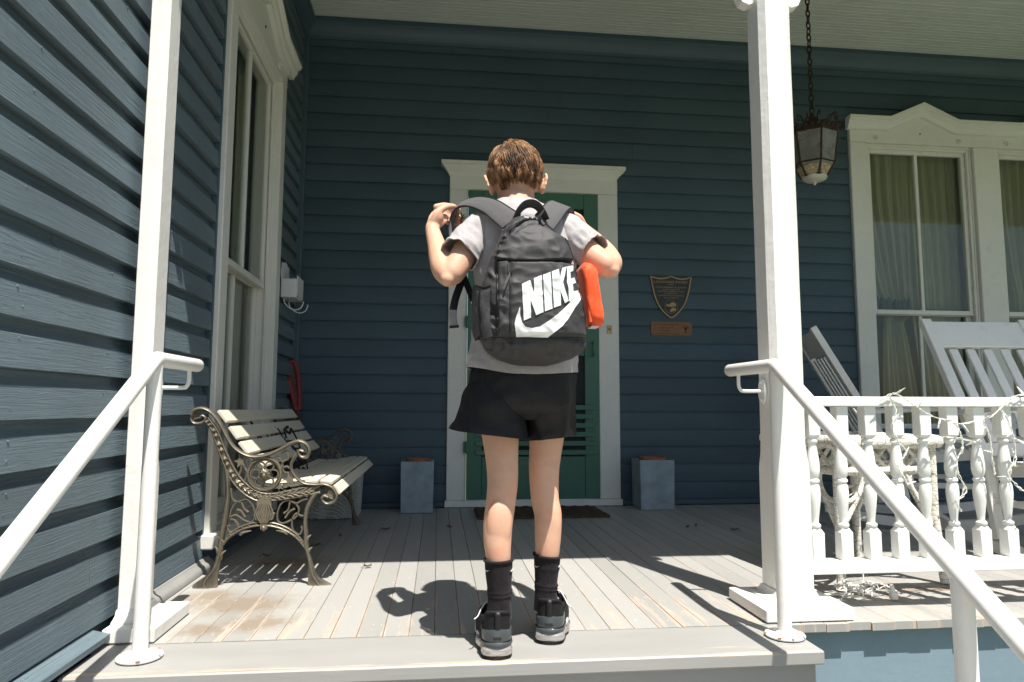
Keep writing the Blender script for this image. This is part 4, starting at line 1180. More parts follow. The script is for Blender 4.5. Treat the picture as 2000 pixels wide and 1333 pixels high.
# ---------------------------------------------------------------- hanging lantern
ln = thing('hanging_lantern', (1.948, 3.3, 3.24), 'rusty six sided glass lantern hanging on a chain by the post', 'lantern')
LX, LY = 1.948, 3.3
hexp = lambda r, z, k, o=0.35: Vector((LX + r*math.cos(k*PI/3 + o), LY + r*math.sin(k*PI/3 + o), z))
ringsL = [(0.121, 2.075), (0.099, 1.915), (0.064, 1.850)]
fm = MB()
for (r, z) in ringsL:
    for k in range(6): fm.tube([hexp(r, z, k), hexp(r, z, k + 1)], 0.0048, 6)
for k in range(6):
    fm.tube([hexp(*ringsL[0], k), hexp(*ringsL[1], k), hexp(*ringsL[2], k)], 0.0048, 6)
fm.build('frame', M_rust, ln, 50)
for k in range(6):
    for a, b2 in ((ringsL[0], ringsL[1]), (ringsL[1], ringsL[2])):
        q = [hexp(a[0] - 0.001, a[1], k), hexp(a[0] - 0.001, a[1], k + 1), hexp(b2[0] - 0.001, b2[1], k + 1), hexp(b2[0] - 0.001, b2[1], k)]
        c = Vector((LX, LY, q[0].z)); nn = (q[1] - q[0]).cross(q[3] - q[0]).normalized()*0.0015
        MB().loft([[p + nn for p in q], [p - nn for p in q]], True, True).build('pane', M_lampglass, ln)
M_tray = plain('milky lantern glass', (0.42, 0.40, 0.33), 0.35, 0, 0.4, 0.15, 20)
MB().lathe((LX, LY, 0), [(0.064, 1.850), (0.059, 1.836), (0.040, 1.826), (0.012, 1.822), (0.008, 1.812), (0.003, 1.806)], 18).build('bottom_glass', M_tray, ln, 45)
M_straw = plain('old nest litter', (0.34, 0.27, 0.15), 0.9, 0, 0.2, 0.5, 90, 0.6, 0.004)
MB().lathe((LX, LY, 0), [(0.062, 1.853), (0.086, 1.895), (0.075, 1.905), (0.04, 1.91), (0.01, 1.905)], 14).build('litter', M_straw, ln, 45)
cr = MB()
for k in range(6):
    a, b2 = hexp(0.121, 2.075, k), hexp(0.121, 2.075, k + 1)
    cr.loft([[a, b2], [a*1 + Vector((0, 0, 0.028)), b2 + Vector((0, 0, 0.028))]], False, False)
    for q in range(4):
        c = a.lerp(b2, (q + 0.5)/4) + Vector((0, 0, 0.028))
        cr.sphere(c, 0.016, 8, 6, (1, 1, 0.75))
    cr.tube(spline([hexp(0.10, 2.11, k + 0.5), hexp(0.13, 2.15, k + 0.5), hexp(0.152, 2.135, k + 0.5), hexp(0.146, 2.115, k + 0.5)], 4), 0.0035, 5)
    cr.sphere(hexp(0.146, 2.112, k + 0.5), 0.011, 6, 5)
    cr.tube(spline([hexp(0.05, 2.115, k), hexp(0.085, 2.165, k), hexp(0.11, 2.165, k), hexp(0.105, 2.145, k)], 4), 0.0035, 5)
    cr.tube([hexp(0.121, 2.10, k), hexp(0.04, 2.13, k)], 0.004, 5)
cr.lathe((LX, LY, 0), [(0.10, 2.098), (0.06, 2.12), (0.035, 2.15), (0.03, 2.165), (0.012, 2.18), (0.012, 2.195)], 14)
cr.build('crown', M_rust, ln, 50)
lk = MB(); pts = []
for k in range(17):
    a = 2*PI*k/16; pts.append((LX + 0.0115*math.cos(a), LY, 2.212 + (0.0215 if True else 0)*math.sin(a)))
lk.tube(pts, 0.0038, 6, cap=False); l0 = lk.build('chain_link', M_rust, ln, 60)
for i in range(1, 31):
    c = dup(l0, (0, 0, 0), ln)
    a = PI/2*(i % 2) + rnd.uniform(-0.25, 0.25)
    c.rotation_euler = (0, 0, a)
    c.location = (0, 0, i*0.0338)
    # keep the link on its own axis: mesh is stored about the lantern origin, which lies on the chain axis

# ---------------------------------------------------------------- rocking chairs
def bar(mb, a, b2, w, t, up=(0, 1, 0), c=0.0):
    a = Vector(a); b2 = Vector(b2); d = (b2 - a); L = d.length; d.normalize()
    u = Vector(up); u = (u - d*u.dot(d)).normalized(); v = d.cross(u)
    bm = MB().cbox(-w/2, w/2, -t/2, t/2, -L/2, L/2, min(0.003, t*0.2))
    M = (a + b2)/2
    mb.add([M + v*x + u*y + d*z for x, y, z in bm.v], bm.f)
    return mb
def rocker(label):
    ch = thing('rocking_chair', (0, 0, 0), label, 'rocking chair', 'white slat back rocking chairs on the porch')
    Bk = lambda s, t: Vector((s, 0.20 + 0.375*t, 0.40 + 0.70*t))       # back plane, t 0..1 from seat up
    for s in (-1, 1):
        bar(MB(), Bk(s*0.262, -0.06), Bk(s*0.262, 1.0), 0.052, 0.036, (0, -1, 0.5)).build('stile', M_chair, ch, 30)
    bar(MB(), Bk(-0.2355, 0.885), Bk(0.2355, 0.885), 0.155, 0.024, (0, -1, 0.53)).build('top_rail', M_chair, ch, 30)
    bar(MB(), Bk(-0.2355, 0.075), Bk(0.2355, 0.075), 0.065, 0.024, (0, -1, 0.53)).build('lower_rail', M_chair, ch, 30)
    for i in range(5):
        x = (i - 2)*0.090
        bar(MB(), Bk(x, 0.122), Bk(x, 0.772), 0.046, 0.016, (0, -1, 0.53)).build('back_slat', M_chair, ch, 30)
    for i in range(7):
        y = -0.27 + i*0.068
        z = 0.435 - 0.10*(y + 0.27)
        MB().cbox(-0.262, 0.262, y - 0.029, y + 0.029, z - 0.008, z + 0.008, 0.002).build('seat_slat', M_chair, ch, 30)
    for s in (-1, 1):
        bar(MB(), (s*0.235, -0.30, 0.41), (s*0.235, 0.20, 0.362), 0.024, 0.06, (0, 0, 1)).build('side_rail', M_chair, ch, 30)
        MB().cbox(s*0.275 - 0.022, s*0.275 + 0.022, -0.29, -0.25, 0.075, 0.645, 0.003).build('leg', M_chair, ch, 30)
        bar(MB(), (s*0.275, 0.13, 0.07), (s*0.275, 0.19, 0.40), 0.044, 0.036, (0, 1, 0)).build('leg', M_chair, ch, 30)
        bar(MB(), (s*0.295, -0.34, 0.655), (s*0.295, 0.31, 0.625), 0.085, 0.022, (0, 0, 1)).build('arm', M_chair, ch, 30)
        bar(MB(), (s*0.275, -0.27, 0.235), (s*0.275, 0.15, 0.235), 0.028, 0.022, (1, 0, 0)).build('stretcher', M_chair, ch, 30)
        mb = MB(); rings = []
        for k in range(15):
            y = -0.43 + 0.98*k/14; z = 0.030 + ((y - 0.02)**2)*0.26
            h = 0.024
            rings.append([(s*0.275 - 0.017, y, z - h), (s*0.275 + 0.017, y, z - h), (s*0.275 + 0.017, y, z + h), (s*0.275 - 0.017, y, z + h)])
        fix_normals(mb.loft(rings, True, True).build('rocker', M_chair, ch, 35))
    MB().tube([(-0.27, -0.27, 0.20), (0.27, -0.27, 0.20)], 0.011, 8).build('stretcher', M_chair, ch, 50)
    MB().tube([(-0.27, 0.155, 0.22), (0.27, 0.155, 0.22)], 0.011, 8).build('stretcher', M_chair, ch, 50)
    return ch
rc1 = rocker('white slat back rocking chair facing out behind the spindle railing')
rc2 = copy_tree(rc1)
rc1.location = (2.745, 2.70, 0); rc1.rotation_euler = (0, 0, math.radians(-3))
rc2['label'] = 'white rocking chair turned sideways between the post and the window'
rc2.location = (2.735, 3.70, 0); rc2.rotation_euler = (0, 0, math.radians(70))

# ---------------------------------------------------------------- peeling wicker plant stand
ps = thing('plant_stand', (1.61, 2.58, 0), 'small white wicker table with cracked peeling paint behind the railing', 'table')
cor = [Vector((1.435, 2.36, 0)), Vector((1.845, 2.42, 0)), Vector((1.79, 2.82, 0)), Vector((1.385, 2.76, 0))]
ctr = sum(cor, Vector())/4
def zz(p, z): return Vector((p.x, p.y, z))
mb = MB(); top = [zz(p + (p - ctr)*0.10, 0) for p in cor]
mb.loft([[zz(p, 0.512) for p in top], [zz(p, 0.530) for p in top]], True, True)
mb.build('tabletop', M_peel, ps, 30)
mb = MB()
ed = []
for i in range(4):
    a, b2 = top[i], top[(i+1) % 4]
    for k in range(16):
        t = k/16; ed.append(zz(a.lerp(b2, t), 0.519 + 0.002*math.sin(k*3.1)))
ed.append(ed[0])
mb.tube(ed, [0.021 + 0.0018*math.sin(k*2.7) for k in range(len(ed))], 10, cap=False, flat=(1.15, 0.8))
mb.build('rim', M_peel, ps, 60)
for i, p in enumerate(cor):
    d = (p - ctr); foot = zz(ctr + d*1.08, 0.004)
    mb = MB().tube([zz(ctr + d*1.0, 0.505), zz(ctr + d*1.0, 0.25), foot], [0.0185, 0.0175, 0.016], 10)
    o = mb.build('leg', M_peel, ps, 60)
    q = cor[(i+1) % 4]; d2 = q - ctr
    br = MB()
    m0 = zz((p + q)/2, 0.40)
    br.tube([zz(ctr + d*1.0, 0.415), zz(ctr + d2*1.0, 0.415)], 0.015, 8)
    for t in (0.0, 1.0):
        s = p.lerp(q, t); o2 = p.lerp(q, 1 - t)
        br.tube(spline([zz(s, 0.20), zz(s.lerp(o2, 0.10), 0.26), zz(s.lerp(o2, 0.22), 0.34), zz(s.lerp(o2, 0.30), 0.405)], 4), 0.010, 7)
        br.tube(spline([zz(s, 0.31), zz(s.lerp(o2, 0.12), 0.31), zz(s.lerp(o2, 0.22), 0.345), zz(s.lerp(o2, 0.24), 0.40), zz(s.lerp(o2, 0.12), 0.41)], 4), 0.0085, 7)
    for t in (0.22, 0.42, 0.62, 0.82):
        s = p.lerp(q, t - 0.10); e = p.lerp(q, t + 0.10)
        br.tube([zz(s, 0.42), zz(e, 0.505)], 0.0075, 6); br.tube([zz(e, 0.42), zz(s, 0.505)], 0.0075, 6)
    br.build('lattice', M_peel, ps, 60)

# ---------------------------------------------------------------- string lights on the railing
sl = thing('string_lights', (1.6, 2.09, 0.66), 'white string of fairy lights draped over the spindle railing', 'string lights')
LS=[[(1.438,0.670),(1.475,0.686),(1.502,0.688),(1.554,0.656),(1.606,0.622),(1.659,0.605),(1.712,0.594),(1.767,0.600),(1.833,0.621),(1.892,0.664),(1.930,0.686),(1.99,0.688),(2.04,0.655),(2.12,0.61),(2.22,0.60)],
[(1.650,0.610),(1.694,0.594),(1.710,0.564),(1.715,0.514),(1.694,0.472),(1.700,0.423),(1.723,0.373),(1.685,0.341),(1.700,0.309)],
[(1.474,0.683),(1.490,0.631),(1.474,0.582),(1.492,0.532),(1.517,0.499),(1.484,0.458),(1.503,0.426),(1.519,0.393)],
[(1.863,0.647),(1.887,0.604),(1.901,0.545),(1.905,0.479),(1.873,0.429),(1.898,0.396),(1.915,0.379),(1.96,0.36)],
[(1.425,0.648),(1.423,0.565),(1.421,0.467),(1.403,0.370),(1.434,0.305),(1.429,0.226),(1.404,0.178),(1.42,0.16)],
[(1.795,0.605),(1.818,0.546),(1.822,0.479),(1.827,0.430)], [(1.382,0.460),(1.453,0.467),(1.515,0.463)], [(1.599,0.531),(1.654,0.547),(1.709,0.544),(1.762,0.533)],
[(1.90,0.545),(1.94,0.53),(1.99,0.50),(2.02,0.44)]]
wire = MB(); bulbs = []
def jit(p, a): return Vector((p[0] + rnd.uniform(-a, a), p[1] + rnd.uniform(-a, a)*0.6, p[2] + rnd.uniform(-a, a)))
for i, l in enumerate(LS):
    y = 2.108 if i not in (4, 6) else 2.20
    base = [Vector((a, y - (0.006 if b2 < 0.64 else 0.0), b2)) for a, b2 in l]
    for rep in range(2):
        pts = spline([jit(p, 0.0025) for p in base], 7)
        pts = [p + Vector((0.0024*math.sin(k*1.3 + rep*PI), 0.0024*math.cos(k*1.3 + rep*PI), 0.0)) for k, p in enumerate(pts)]
        wire.tube(pts, 0.0014, 5)
    L = spline(base, 7)
    for k in range(3, len(L), 9 if i else 10): bulbs.append(L[k])
# heap of spare wire by the foot of the stand
for rep in range(5):
    c0 = Vector((1.43 + rnd.uniform(-.02, .06), 2.27 + rnd.uniform(-.03, .03), 0.012))
    pts = [c0 + Vector((0.07*math.cos(a*1.0 + rep) + rnd.uniform(-.02, .02), 0.035*math.sin(a*1.3 + rep) + rnd.uniform(-.01, .01), 0.004 + abs(0.02*math.sin(a*2 + rep)) + rnd.uniform(0, .012))) for a in [q*0.8 for q in range(10)]]
    wire.tube(spline(pts, 4), 0.0019, 5); bulbs += [pts[2], pts[5], pts[8]]
wire.tube(spline([(1.22, 2.33, 0.005), (1.29, 2.30, 0.008), (1.35, 2.29, 0.006), (1.42, 2.27, 0.01)], 5), 0.003, 5)
wire.tube(spline([(1.47, 2.31, 0.01), (1.49, 2.32, 0.06), (1.47, 2.33, 0.10), (1.44, 2.36, 0.13)], 5), 0.0025, 5)
w_o = wire.build('wire', M_wire, sl, 60)
bm0 = MB(); bm0.tube([(0, 0, 0), (0, 0, -0.019), (0, 0, -0.0195), (0, 0, -0.030), (0, 0, -0.036)], [0.0031, 0.0034, 0.0022, 0.0020, 0.0005], 7)
b0 = None
for k, p in enumerate(bulbs):
    if b0 is None:
        b0 = MB(); b0.v = [tuple(Vector(q) + wloc(sl)) for q in bm0.v]; b0.f = bm0.f; b0.m = bm0.m
        b0 = b0.build('bulb', M_bulb, sl, 50); o = b0
    else:
        o = dup(b0, (0, 0, 0), sl)
    o.location = Vector(p) - wloc(sl)
    o.rotation_euler = (rnd.uniform(-1.2, 1.2), rnd.uniform(-1.5, 1.5), 0) if rnd.random() < 0.7 else (rnd.uniform(1.2, 2.8), 0.3, rnd.uniform(0, 6))
pg = MB().cbox(1.515, 1.540, 2.205, 2.225, 0.004, 0.030, 0.004).tube([(1.527, 2.215, 0.030), (1.523, 2.218, 0.052)], [0.008, 0.006], 8)
pg.build('plug', M_wire, sl, 40)

# ---------------------------------------------------------------- curtains and bottles behind the glass
def curtain(name, to3, rows, d0, amp, nf, label, ph, group='cream curtains behind the window panes'):
    """rows: (z, u_left, u_right)"""
    mb = MB(); nu, rings = 110, []
    R = spline([(z, a, b2) for z, a, b2 in rows], 8)
    for q in R:
        z, a, b2 = q.x, q.y, q.z
        rings.append([to3(a + (b2 - a)*i/nu, z, d0 + amp*(0.7*math.sin(ph + nf*2*PI*i/nu + 0.6*math.sin(z*1.3)) + 0.35*math.sin(2.3*nf*2*PI*i/nu + z + ph))) for i in range(nu + 1)])
    mb.loft(rings, False, False)
    m = [rings[0][0], rings[-1][-1]]
    o = mb.build(name, M_curtain, None, 60, m[0])
    return tag(o, label, 'curtain', group)
curtain('curtain', to3_back, [(2.75, 3.02, 3.52), (2.2, 3.03, 3.50), (1.7, 3.13, 3.48), (1.36, 3.22, 3.46), (1.27, 3.235, 3.40), (1.15, 3.22, 3.42), (0.8, 3.20, 3.47), (0.40, 3.19, 3.50)], -0.15, 0.024, 5, 'cream curtain tied back behind the left panes of the near front window', 0.4)
curtain('curtain', to3_back, [(2.75, 3.43, 3.95), (2.0, 3.45, 3.95), (1.4, 3.47, 3.94), (1.0, 3.50, 3.93), (0.40, 3.55, 3.95)], -0.165, 0.022, 6, 'cream curtain hanging straight behind the right panes of the near front window', 1.7)
curtain('curtain', to3_back, [(2.75, 4.12, 4.6), (2.2, 4.13, 4.55), (1.7, 4.2, 4.5), (1.36, 4.25, 4.5), (0.40, 4.2, 4.55)], -0.15, 0.028, 5, 'cream curtain tied back behind the panes at the right edge of the photo', 2.2)
curtain('curtain', to3_left, [(2.6, 3.62, 3.95), (1.5, 3.60, 3.95), (1.34, 3.58, 3.95), (1.30, 3.02, 3.95), (1.2, 3.0, 3.95), (0.1, 3.0, 3.95)], -0.16, 0.010, 7, 'pale curtain hanging in the tall window of the side wall', 0.2)
shelf = MB().cbox(WA0 + 0.02, WA1 - 0.02, FACE_Y + 0.064, FACE_Y + 0.118, 1.356, 1.364, 0.001)
shelf.build('glass_shelf', M_bottle, win_r, 30)
for k, (x, h_, r) in enumerate([(3.115, 0.075, 0.014), (3.155, 0.085, 0.019), (3.203, 0.10, 0.018), (3.25, 0.085, 0.018), (3.30, 0.07, 0.016), (3.335, 0.065, 0.015), (3.372, 0.08, 0.014), (3.407, 0.09, 0.013)]):
    b = MB().lathe((x, FACE_Y + 0.092, 1.3645), [(r*0.9, 0), (r, 0.003), (r, h_*0.68), (r*0.9, h_*0.76), (r*0.38, h_*0.84), (r*0.36, h_*0.97), (r*0.46, h_*0.98), (r*0.46, h_), (r*0.3, h_)], 12)
    o = b.build('glass_bottle', M_bottle if k not in (1, 4) else M_bluejar, None, 40, (x, FACE_Y + 0.092, 1.3645))
    tag(o, ['small clear bottle at the left end of the window row', 'small stout dark bottle second from the left in the window row', 'tallest bottle of the window row, third from the left', 'pale square bottle fourth from the left in the window row', 'short dark bottle fifth from the left in the window row', 'shortest clear bottle of the window row', 'slim bottle second from the right end of the window row', 'slim clear bottle at the right end of the window row by the muntin'][k], 'bottle', 'glass bottles on the window shelf')

# ---------------------------------------------------------------- fallen leaves and twigs on the floor
lf = [(0.07, 3.74, 'dry brown leaf on the shaded boards in front of the doormat'), (-0.47, 3.53, 'dry leaf beside the far front foot of the bench'), (-0.26, 3.70, 'pale crumpled leaf in front of the left planter'), (1.34, 3.63, 'reddish leaf in front of the right planter'),
      (1.56, 3.53, 'largest dry leaf cluster near the right post in shade'), (1.40, 3.66, 'small twiggy leaf beside the reddish leaf'), (-0.27, 2.86, 'small dry leaf on the sunlit edge of the shade line'), (-0.72, 3.10, 'dry leaf under the bench seat'), (-0.68, 2.93, 'curled dry leaf under the bench by the near end'), (-0.55, 3.3, 'flat dry leaf under the middle of the bench')]
for k, (x, y, lab) in enumerate(lf):
    mb = MB(); R = rnd.uniform(0.014, 0.026); a0 = rnd.uniform(0, 6)
    nr = 9; up_, dn = [], []
    for i in range(nr):
        t = i/(nr - 1); w = math.sin(PI*t)**0.7*R*0.55*(1 + 0.3*rnd.uniform(-1, 1))
        cx2 = (t - 0.5)*2*R; z = 0.004 + 0.010*(t - 0.4)**2*2 + rnd.uniform(0, 0.003)
        row = []
        for s in (-1, -0.5, 0, 0.5, 1):
            lx, ly = cx2, s*w
            row.append((x + lx*math.cos(a0) - ly*math.sin(a0), y + lx*math.sin(a0) + ly*math.cos(a0), z + abs(s)*0.006*rnd.uniform(0.6, 1.3)))
        up_.append(row)
    mb.loft(up_, False, False)
    mb.tube([up_[-1][2], (up_[-1][2][0] + R*0.7*math.cos(a0), up_[-1][2][1] + R*0.7*math.sin(a0), 0.004)], 0.001, 4)
    tag(mb.build('fallen_leaf', M_leaf, None, 60, (x, y, 0)), lab, 'leaf', 'dry leaves on the porch floor')
# ---------------------------------------------------------------- person
def skin_mat(name, col):
    m, nt, b = new_mat(name)
    b.inputs['Roughness'].default_value = 0.58
    b.inputs['Specular IOR Level'].default_value = 0.35
    b.inputs['Subsurface Weight'].default_value = 0.10
    b.inputs['Subsurface Radius'].default_value = (0.012, 0.005, 0.003)
    b.inputs['Subsurface Scale'].default_value = 1.0
    n = noise_tex(nt, wpos(nt, (1, 1, 1)), 16, 5, 0.6)
    c = ramp(nt, n, [(0.28, sh(col, 0.88)), (0.5, col), (0.75, (min(1, col[0]*1.06), col[1]*0.88, col[2]*0.82))])
    g = noise_tex(nt, wpos(nt, (1, 1, 1)), 120, 2, 0.5)
    c = mixc(nt, ramp(nt, g, [(0.70, 0.0), (0.76, 0.25)]), c, (0.45, 0.22, 0.13))
    nt.links.new(c, b.inputs['Base Color'])
    bump(nt, b, noise_tex(nt, wpos(nt, (1, 1, 1)), 260, 3), 0.12, 0.0008)
    return m
M_skin = skin_mat('fair sun warmed skin', (0.63, 0.375, 0.26))
def cloth_mat(name, c1, c2, rough=0.85, sheen=0.2, sc=160, bs=0.25, bd=0.0008, spec=0.2):
    m, nt, b = new_mat(name)
    b.inputs['Roughness'].default_value = rough
    b.inputs['Specular IOR Level'].default_value = spec
    b.inputs['Sheen Weight'].default_value = sheen
    n = noise_tex(nt, wpos(nt, (1, 1, 0.5)), sc, 4, 0.7)
    nt.links.new(ramp(nt, n, [(0.32, c1), (0.68, c2)]), b.inputs['Base Color'])
    p = bump(nt, b, noise_tex(nt, wpos(nt, (1, 1, 1)), 26, 4, 0.55), 0.35, 0.005)
    bump(nt, b, noise_tex(nt, wpos(nt, (1, 1, 1)), sc*5, 2), bs, bd, p)
    return m
M_shirt = cloth_mat('heather grey jersey', (0.35, 0.33, 0.335), (0.42, 0.395, 0.40), 0.9, 0.15, 150)
M_shorts = cloth_mat('black athletic cloth', (0.0065, 0.0065, 0.0075), (0.011, 0.0105, 0.012), 0.6, 0.0, 120, 0.15, 0.0005, 0.3)
M_sock = cloth_mat('charcoal ribbed sock', (0.011, 0.009, 0.011), (0.021, 0.018, 0.021), 0.95, 0.05, 200, 0.4, 0.001)
M_nylon = cloth_mat('charcoal pack nylon', (0.025, 0.025, 0.027), (0.037, 0.036, 0.038), 0.62, 0.03, 420, 0.3, 0.0004, 0.4)
M_strap = cloth_mat('dark strap webbing', (0.060, 0.059, 0.064), (0.085, 0.082, 0.088), 0.7, 0.2, 500, 0.4, 0.0006, 0.3)
M_black = plain('black trim', (0.007, 0.007, 0.008), 0.5, 0, 0.4)
M_foil = plain('silver white print', (0.80, 0.82, 0.81), 0.32, 0.15, 0.5, 0.02, 30, 0.05)
M_tip = plain('grey strap tip', (0.28, 0.29, 0.31), 0.75, 0, 0.3)
M_orange = cloth_mat('orange pouch cloth', (0.74, 0.085, 0.022), (0.86, 0.12, 0.035), 0.6, 0.1, 120)
M_sole_w = plain('white foam sole', (0.72, 0.71, 0.73), 0.5, 0, 0.4, 0.04)
M_air = plain('silvery clear heel cushion', (0.46, 0.44, 0.42), 0.14, 0.5, 0.6, 0.08, 25)
M_sole_k = plain('black rubber outsole', (0.03, 0.03, 0.031), 0.8, 0, 0.3, 0.2, 200, 0.6, 0.002)
M_clip = plain('grey heel clip plastic', (0.058, 0.07, 0.074), 0.28, 0, 0.5, 0.05)
M_upper = cloth_mat('black shoe mesh', (0.008, 0.008, 0.009), (0.018, 0.018, 0.02), 0.7, 0.0, 300)
M_lace = plain('pale grey lace', (0.62, 0.60, 0.62), 0.8)

person = thing('person', (0.24, 1.93, 0), 'person seen from behind in grey t-shirt, black shorts and sneakers, pulling at a shoulder strap', 'person')

def remeshed(mb, voxel, iters=6, factor=0.5):
    me = bpy.data.meshes.new('tmp'); me.from_pydata(mb.v, [], mb.f); me.update()
    bm = bmesh.new(); bm.from_mesh(me); bmesh.ops.recalc_face_normals(bm, faces=bm.faces[:]); bm.to_mesh(me); bm.free()
    o = bpy.data.objects.new('tmp', me); COL.objects.link(o)
    r = o.modifiers.new('r', 'REMESH'); r.mode = 'VOXEL'; r.voxel_size = voxel
    s = o.modifiers.new('s', 'SMOOTH'); s.iterations = iters; s.factor = factor
    dg = bpy.context.evaluated_depsgraph_get(); dg.update()
    ev = bpy.data.meshes.new_from_object(o.evaluated_get(dg))
    out = MB(); out.v = [tuple(v.co) for v in ev.vertices]; out.f = [tuple(p.vertices) for p in ev.polygons]; out.m = [0]*len(out.f)
    bpy.data.objects.remove(o); bpy.data.meshes.remove(me); bpy.data.meshes.remove(ev)
    return out

def blob(mb, c, r, sc, rot=None, n=18, m=12):
    s = MB().sphere((0, 0, 0), r, n, m, sc)
    R = rot or Matrix.Identity(3)
    mb.add([Vector(c) + R @ Vector(p) for p in s.v], s.f)

def limb(mb, pts, n=18, seg=5, flat=None):
    """pts: (x, y, z, r) joined by a smooth tapering tube with round ends"""
    P = spline([p[:3] for p in pts], seg)
    R = [q.x for q in spline([(p[3], 0, 0) for p in pts], seg)]
    mb.tube(P, R, n, flat=flat)
    mb.sphere(P[0], R[0]*0.98, n, 8); mb.sphere(P[-1], R[-1]*0.98, n, 8)

body = MB()
# legs
LL = [(0.180, 1.945, 0.70, 0.0800), (0.177, 1.935, 0.60, 0.0630), (0.1765, 1.928, 0.555, 0.0520), (0.179, 1.915, 0.501, 0.0458), (0.180, 1.900, 0.440, 0.0425), (0.174, 1.885, 0.387, 0.0406), (0.165, 1.871, 0.328, 0.0396), (0.1635, 1.864, 0.282, 0.0372), (0.166, 1.862, 0.240, 0.0329), (0.168, 1.860, 0.190, 0.0290), (0.168, 1.858, 0.13, 0.0270), (0.167, 1.865, 0.085, 0.0300)]
RL = [(0.312, 1.970, 0.70, 0.0800), (0.314, 1.978, 0.60, 0.0600), (0.3135, 1.980, 0.539, 0.0494), (0.307, 1.975, 0.474, 0.0446), (0.3065, 1.970, 0.416, 0.0416), (0.308, 1.962, 0.375, 0.0396), (0.3145, 1.954, 0.339, 0.0389), (0.3135, 1.950, 0.284, 0.0374), (0.311, 1.950, 0.225, 0.0331), (0.3075, 1.950, 0.175, 0.0290), (0.307, 1.948, 0.12, 0.0270), (0.308, 1.952, 0.08, 0.0300)]
limb(body, LL, 22); limb(body, RL, 22)
for (kx, ky, kz) in ((0.1785, 1.915, 0.425), (0.3065, 1.985, 0.40)):       # kneecaps on the far side, tendons behind
    blob(body, (kx, ky + 0.026, kz), 0.03, (0.95, 0.7, 1.1))
    for s in (-1, 1): body.tube(spline([(kx + s*0.027, ky - 0.012, kz + 0.09), (kx + s*0.025, ky - 0.024, kz + 0.01), (kx + s*0.020, ky - 0.012, kz - 0.05)], 4), 0.009, 8)
for (cx, cy, cz) in ((0.166, 1.846, 0.33), (0.3135, 1.932, 0.315)):        # calf muscle
    blob(body, (cx, cy + 0.002, cz), 0.036, (0.95, 0.6, 1.9))
# trunk
body.tube([(0.243, 1.945, 0.66), (0.243, 1.945, 0.74), (0.248, 1.952, 0.90), (0.248, 1.958, 1.05), (0.238, 1.968, 1.15), (0.232, 1.975, 1.19), (0.228, 1.982, 1.215)], [0.125, 0.128, 0.118, 0.122, 0.120, 0.10, 0.065], 24, flat=(0.58, 1.0), up=(0, 1, 0))
limb(body, [(0.229, 1.978, 1.17, 0.062), (0.228, 1.985, 1.215, 0.054), (0.227, 1.998, 1.25, 0.0485), (0.226, 2.015, 1.285, 0.048), (0.226, 2.03, 1.315, 0.05)], 20)
limb(body, [(0.228, 1.978, 1.205, 0.045), (0.165, 1.970, 1.180, 0.036), (0.115, 1.966, 1.165, 0.036)], 14); limb(body, [(0.228, 1.978, 1.205, 0.045), (0.31, 1.970, 1.185, 0.036), (0.365, 1.966, 1.17, 0.036)], 14)
# arms
limb(body, [(0.118, 1.966, 1.160, 0.038), (0.085, 1.935, 1.112, 0.0375), (0.060, 1.895, 1.055, 0.0365), (0.037, 1.872, 1.012, 0.0340), (0.028, 1.868, 1.000, 0.030)], 18)
limb(body, [(0.026, 1.868, 1.000, 0.031), (0.012, 1.893, 1.024, 0.0345), (0.002, 1.925, 1.060, 0.0325), (-0.008, 1.965, 1.105, 0.0275), (-0.018, 1.995, 1.145, 0.0235), (-0.024, 2.012, 1.172, 0.0210)], 18)
blob(body, (0.0215, 1.852, 0.989), 0.020, (1, 0.9, 1))
limb(body, [(0.362, 1.966, 1.165, 0.038), (0.400, 1.930, 1.118, 0.0395), (0.432, 1.890, 1.072, 0.0385), (0.465, 1.870, 1.045, 0.036), (0.476, 1.868, 1.038, 0.033)], 18)
limb(body, [(0.476, 1.868, 1.040, 0.033), (0.487, 1.900, 1.058, 0.036), (0.486, 1.96, 1.10, 0.034), (0.476, 2.03, 1.15, 0.028), (0.464, 2.085, 1.190, 0.0225), (0.455, 2.11, 1.21, 0.021)], 18)
blob(body, (0.484, 1.852, 1.026), 0.019, (1, 0.9, 1))
# left hand: flat palm bent over at the wrist, thumb along the near side of the strap, four curled fingers behind it
def chain(pts, r0, r1):
    n = len(pts); limb(body, [(*p, r0 + (r1 - r0)*i/(n - 1)) for i, p in enumerate(pts)], 12, 4)
def lay(wr, kn, wdir, width, thick):
    wr, kn, wdir = Vector(wr), Vector(kn), Vector(wdir).normalized()
    d = (kn - wr); nrm = d.cross(wdir).normalized(); rings = []
    for t, w, th in ((-0.05, 0.62, 1.0), (0.15, 0.72, 1.1), (0.4, 0.95, 1.15), (0.7, 1.05, 1.0), (0.95, 1.0, 0.85), (1.08, 0.8, 0.6)):
        c = wr + d*t
        rings.append([c + wdir*math.cos(2*PI*k/16)*width*0.5*w + nrm*math.sin(2*PI*k/16)*thick*0.5*th for k in range(16)])
    body.loft(rings, True, True)
lay((-0.026, 2.010, 1.176), (0.004, 2.050, 1.226), (-0.62, 0.30, 0.40), 0.062, 0.026)
chain([(-0.014, 2.060, 1.252), (0.014, 2.073, 1.262), (0.040, 2.078, 1.258), (0.057, 2.066, 1.247)], 0.0095, 0.0072)
chain([(-0.004, 2.064, 1.240), (0.022, 2.082, 1.246), (0.046, 2.084, 1.236), (0.058, 2.069, 1.226)], 0.0098, 0.0074)
chain([(0.006, 2.060, 1.224), (0.028, 2.080, 1.224), (0.047, 2.081, 1.214), (0.056, 2.066, 1.206)], 0.0092, 0.0070)
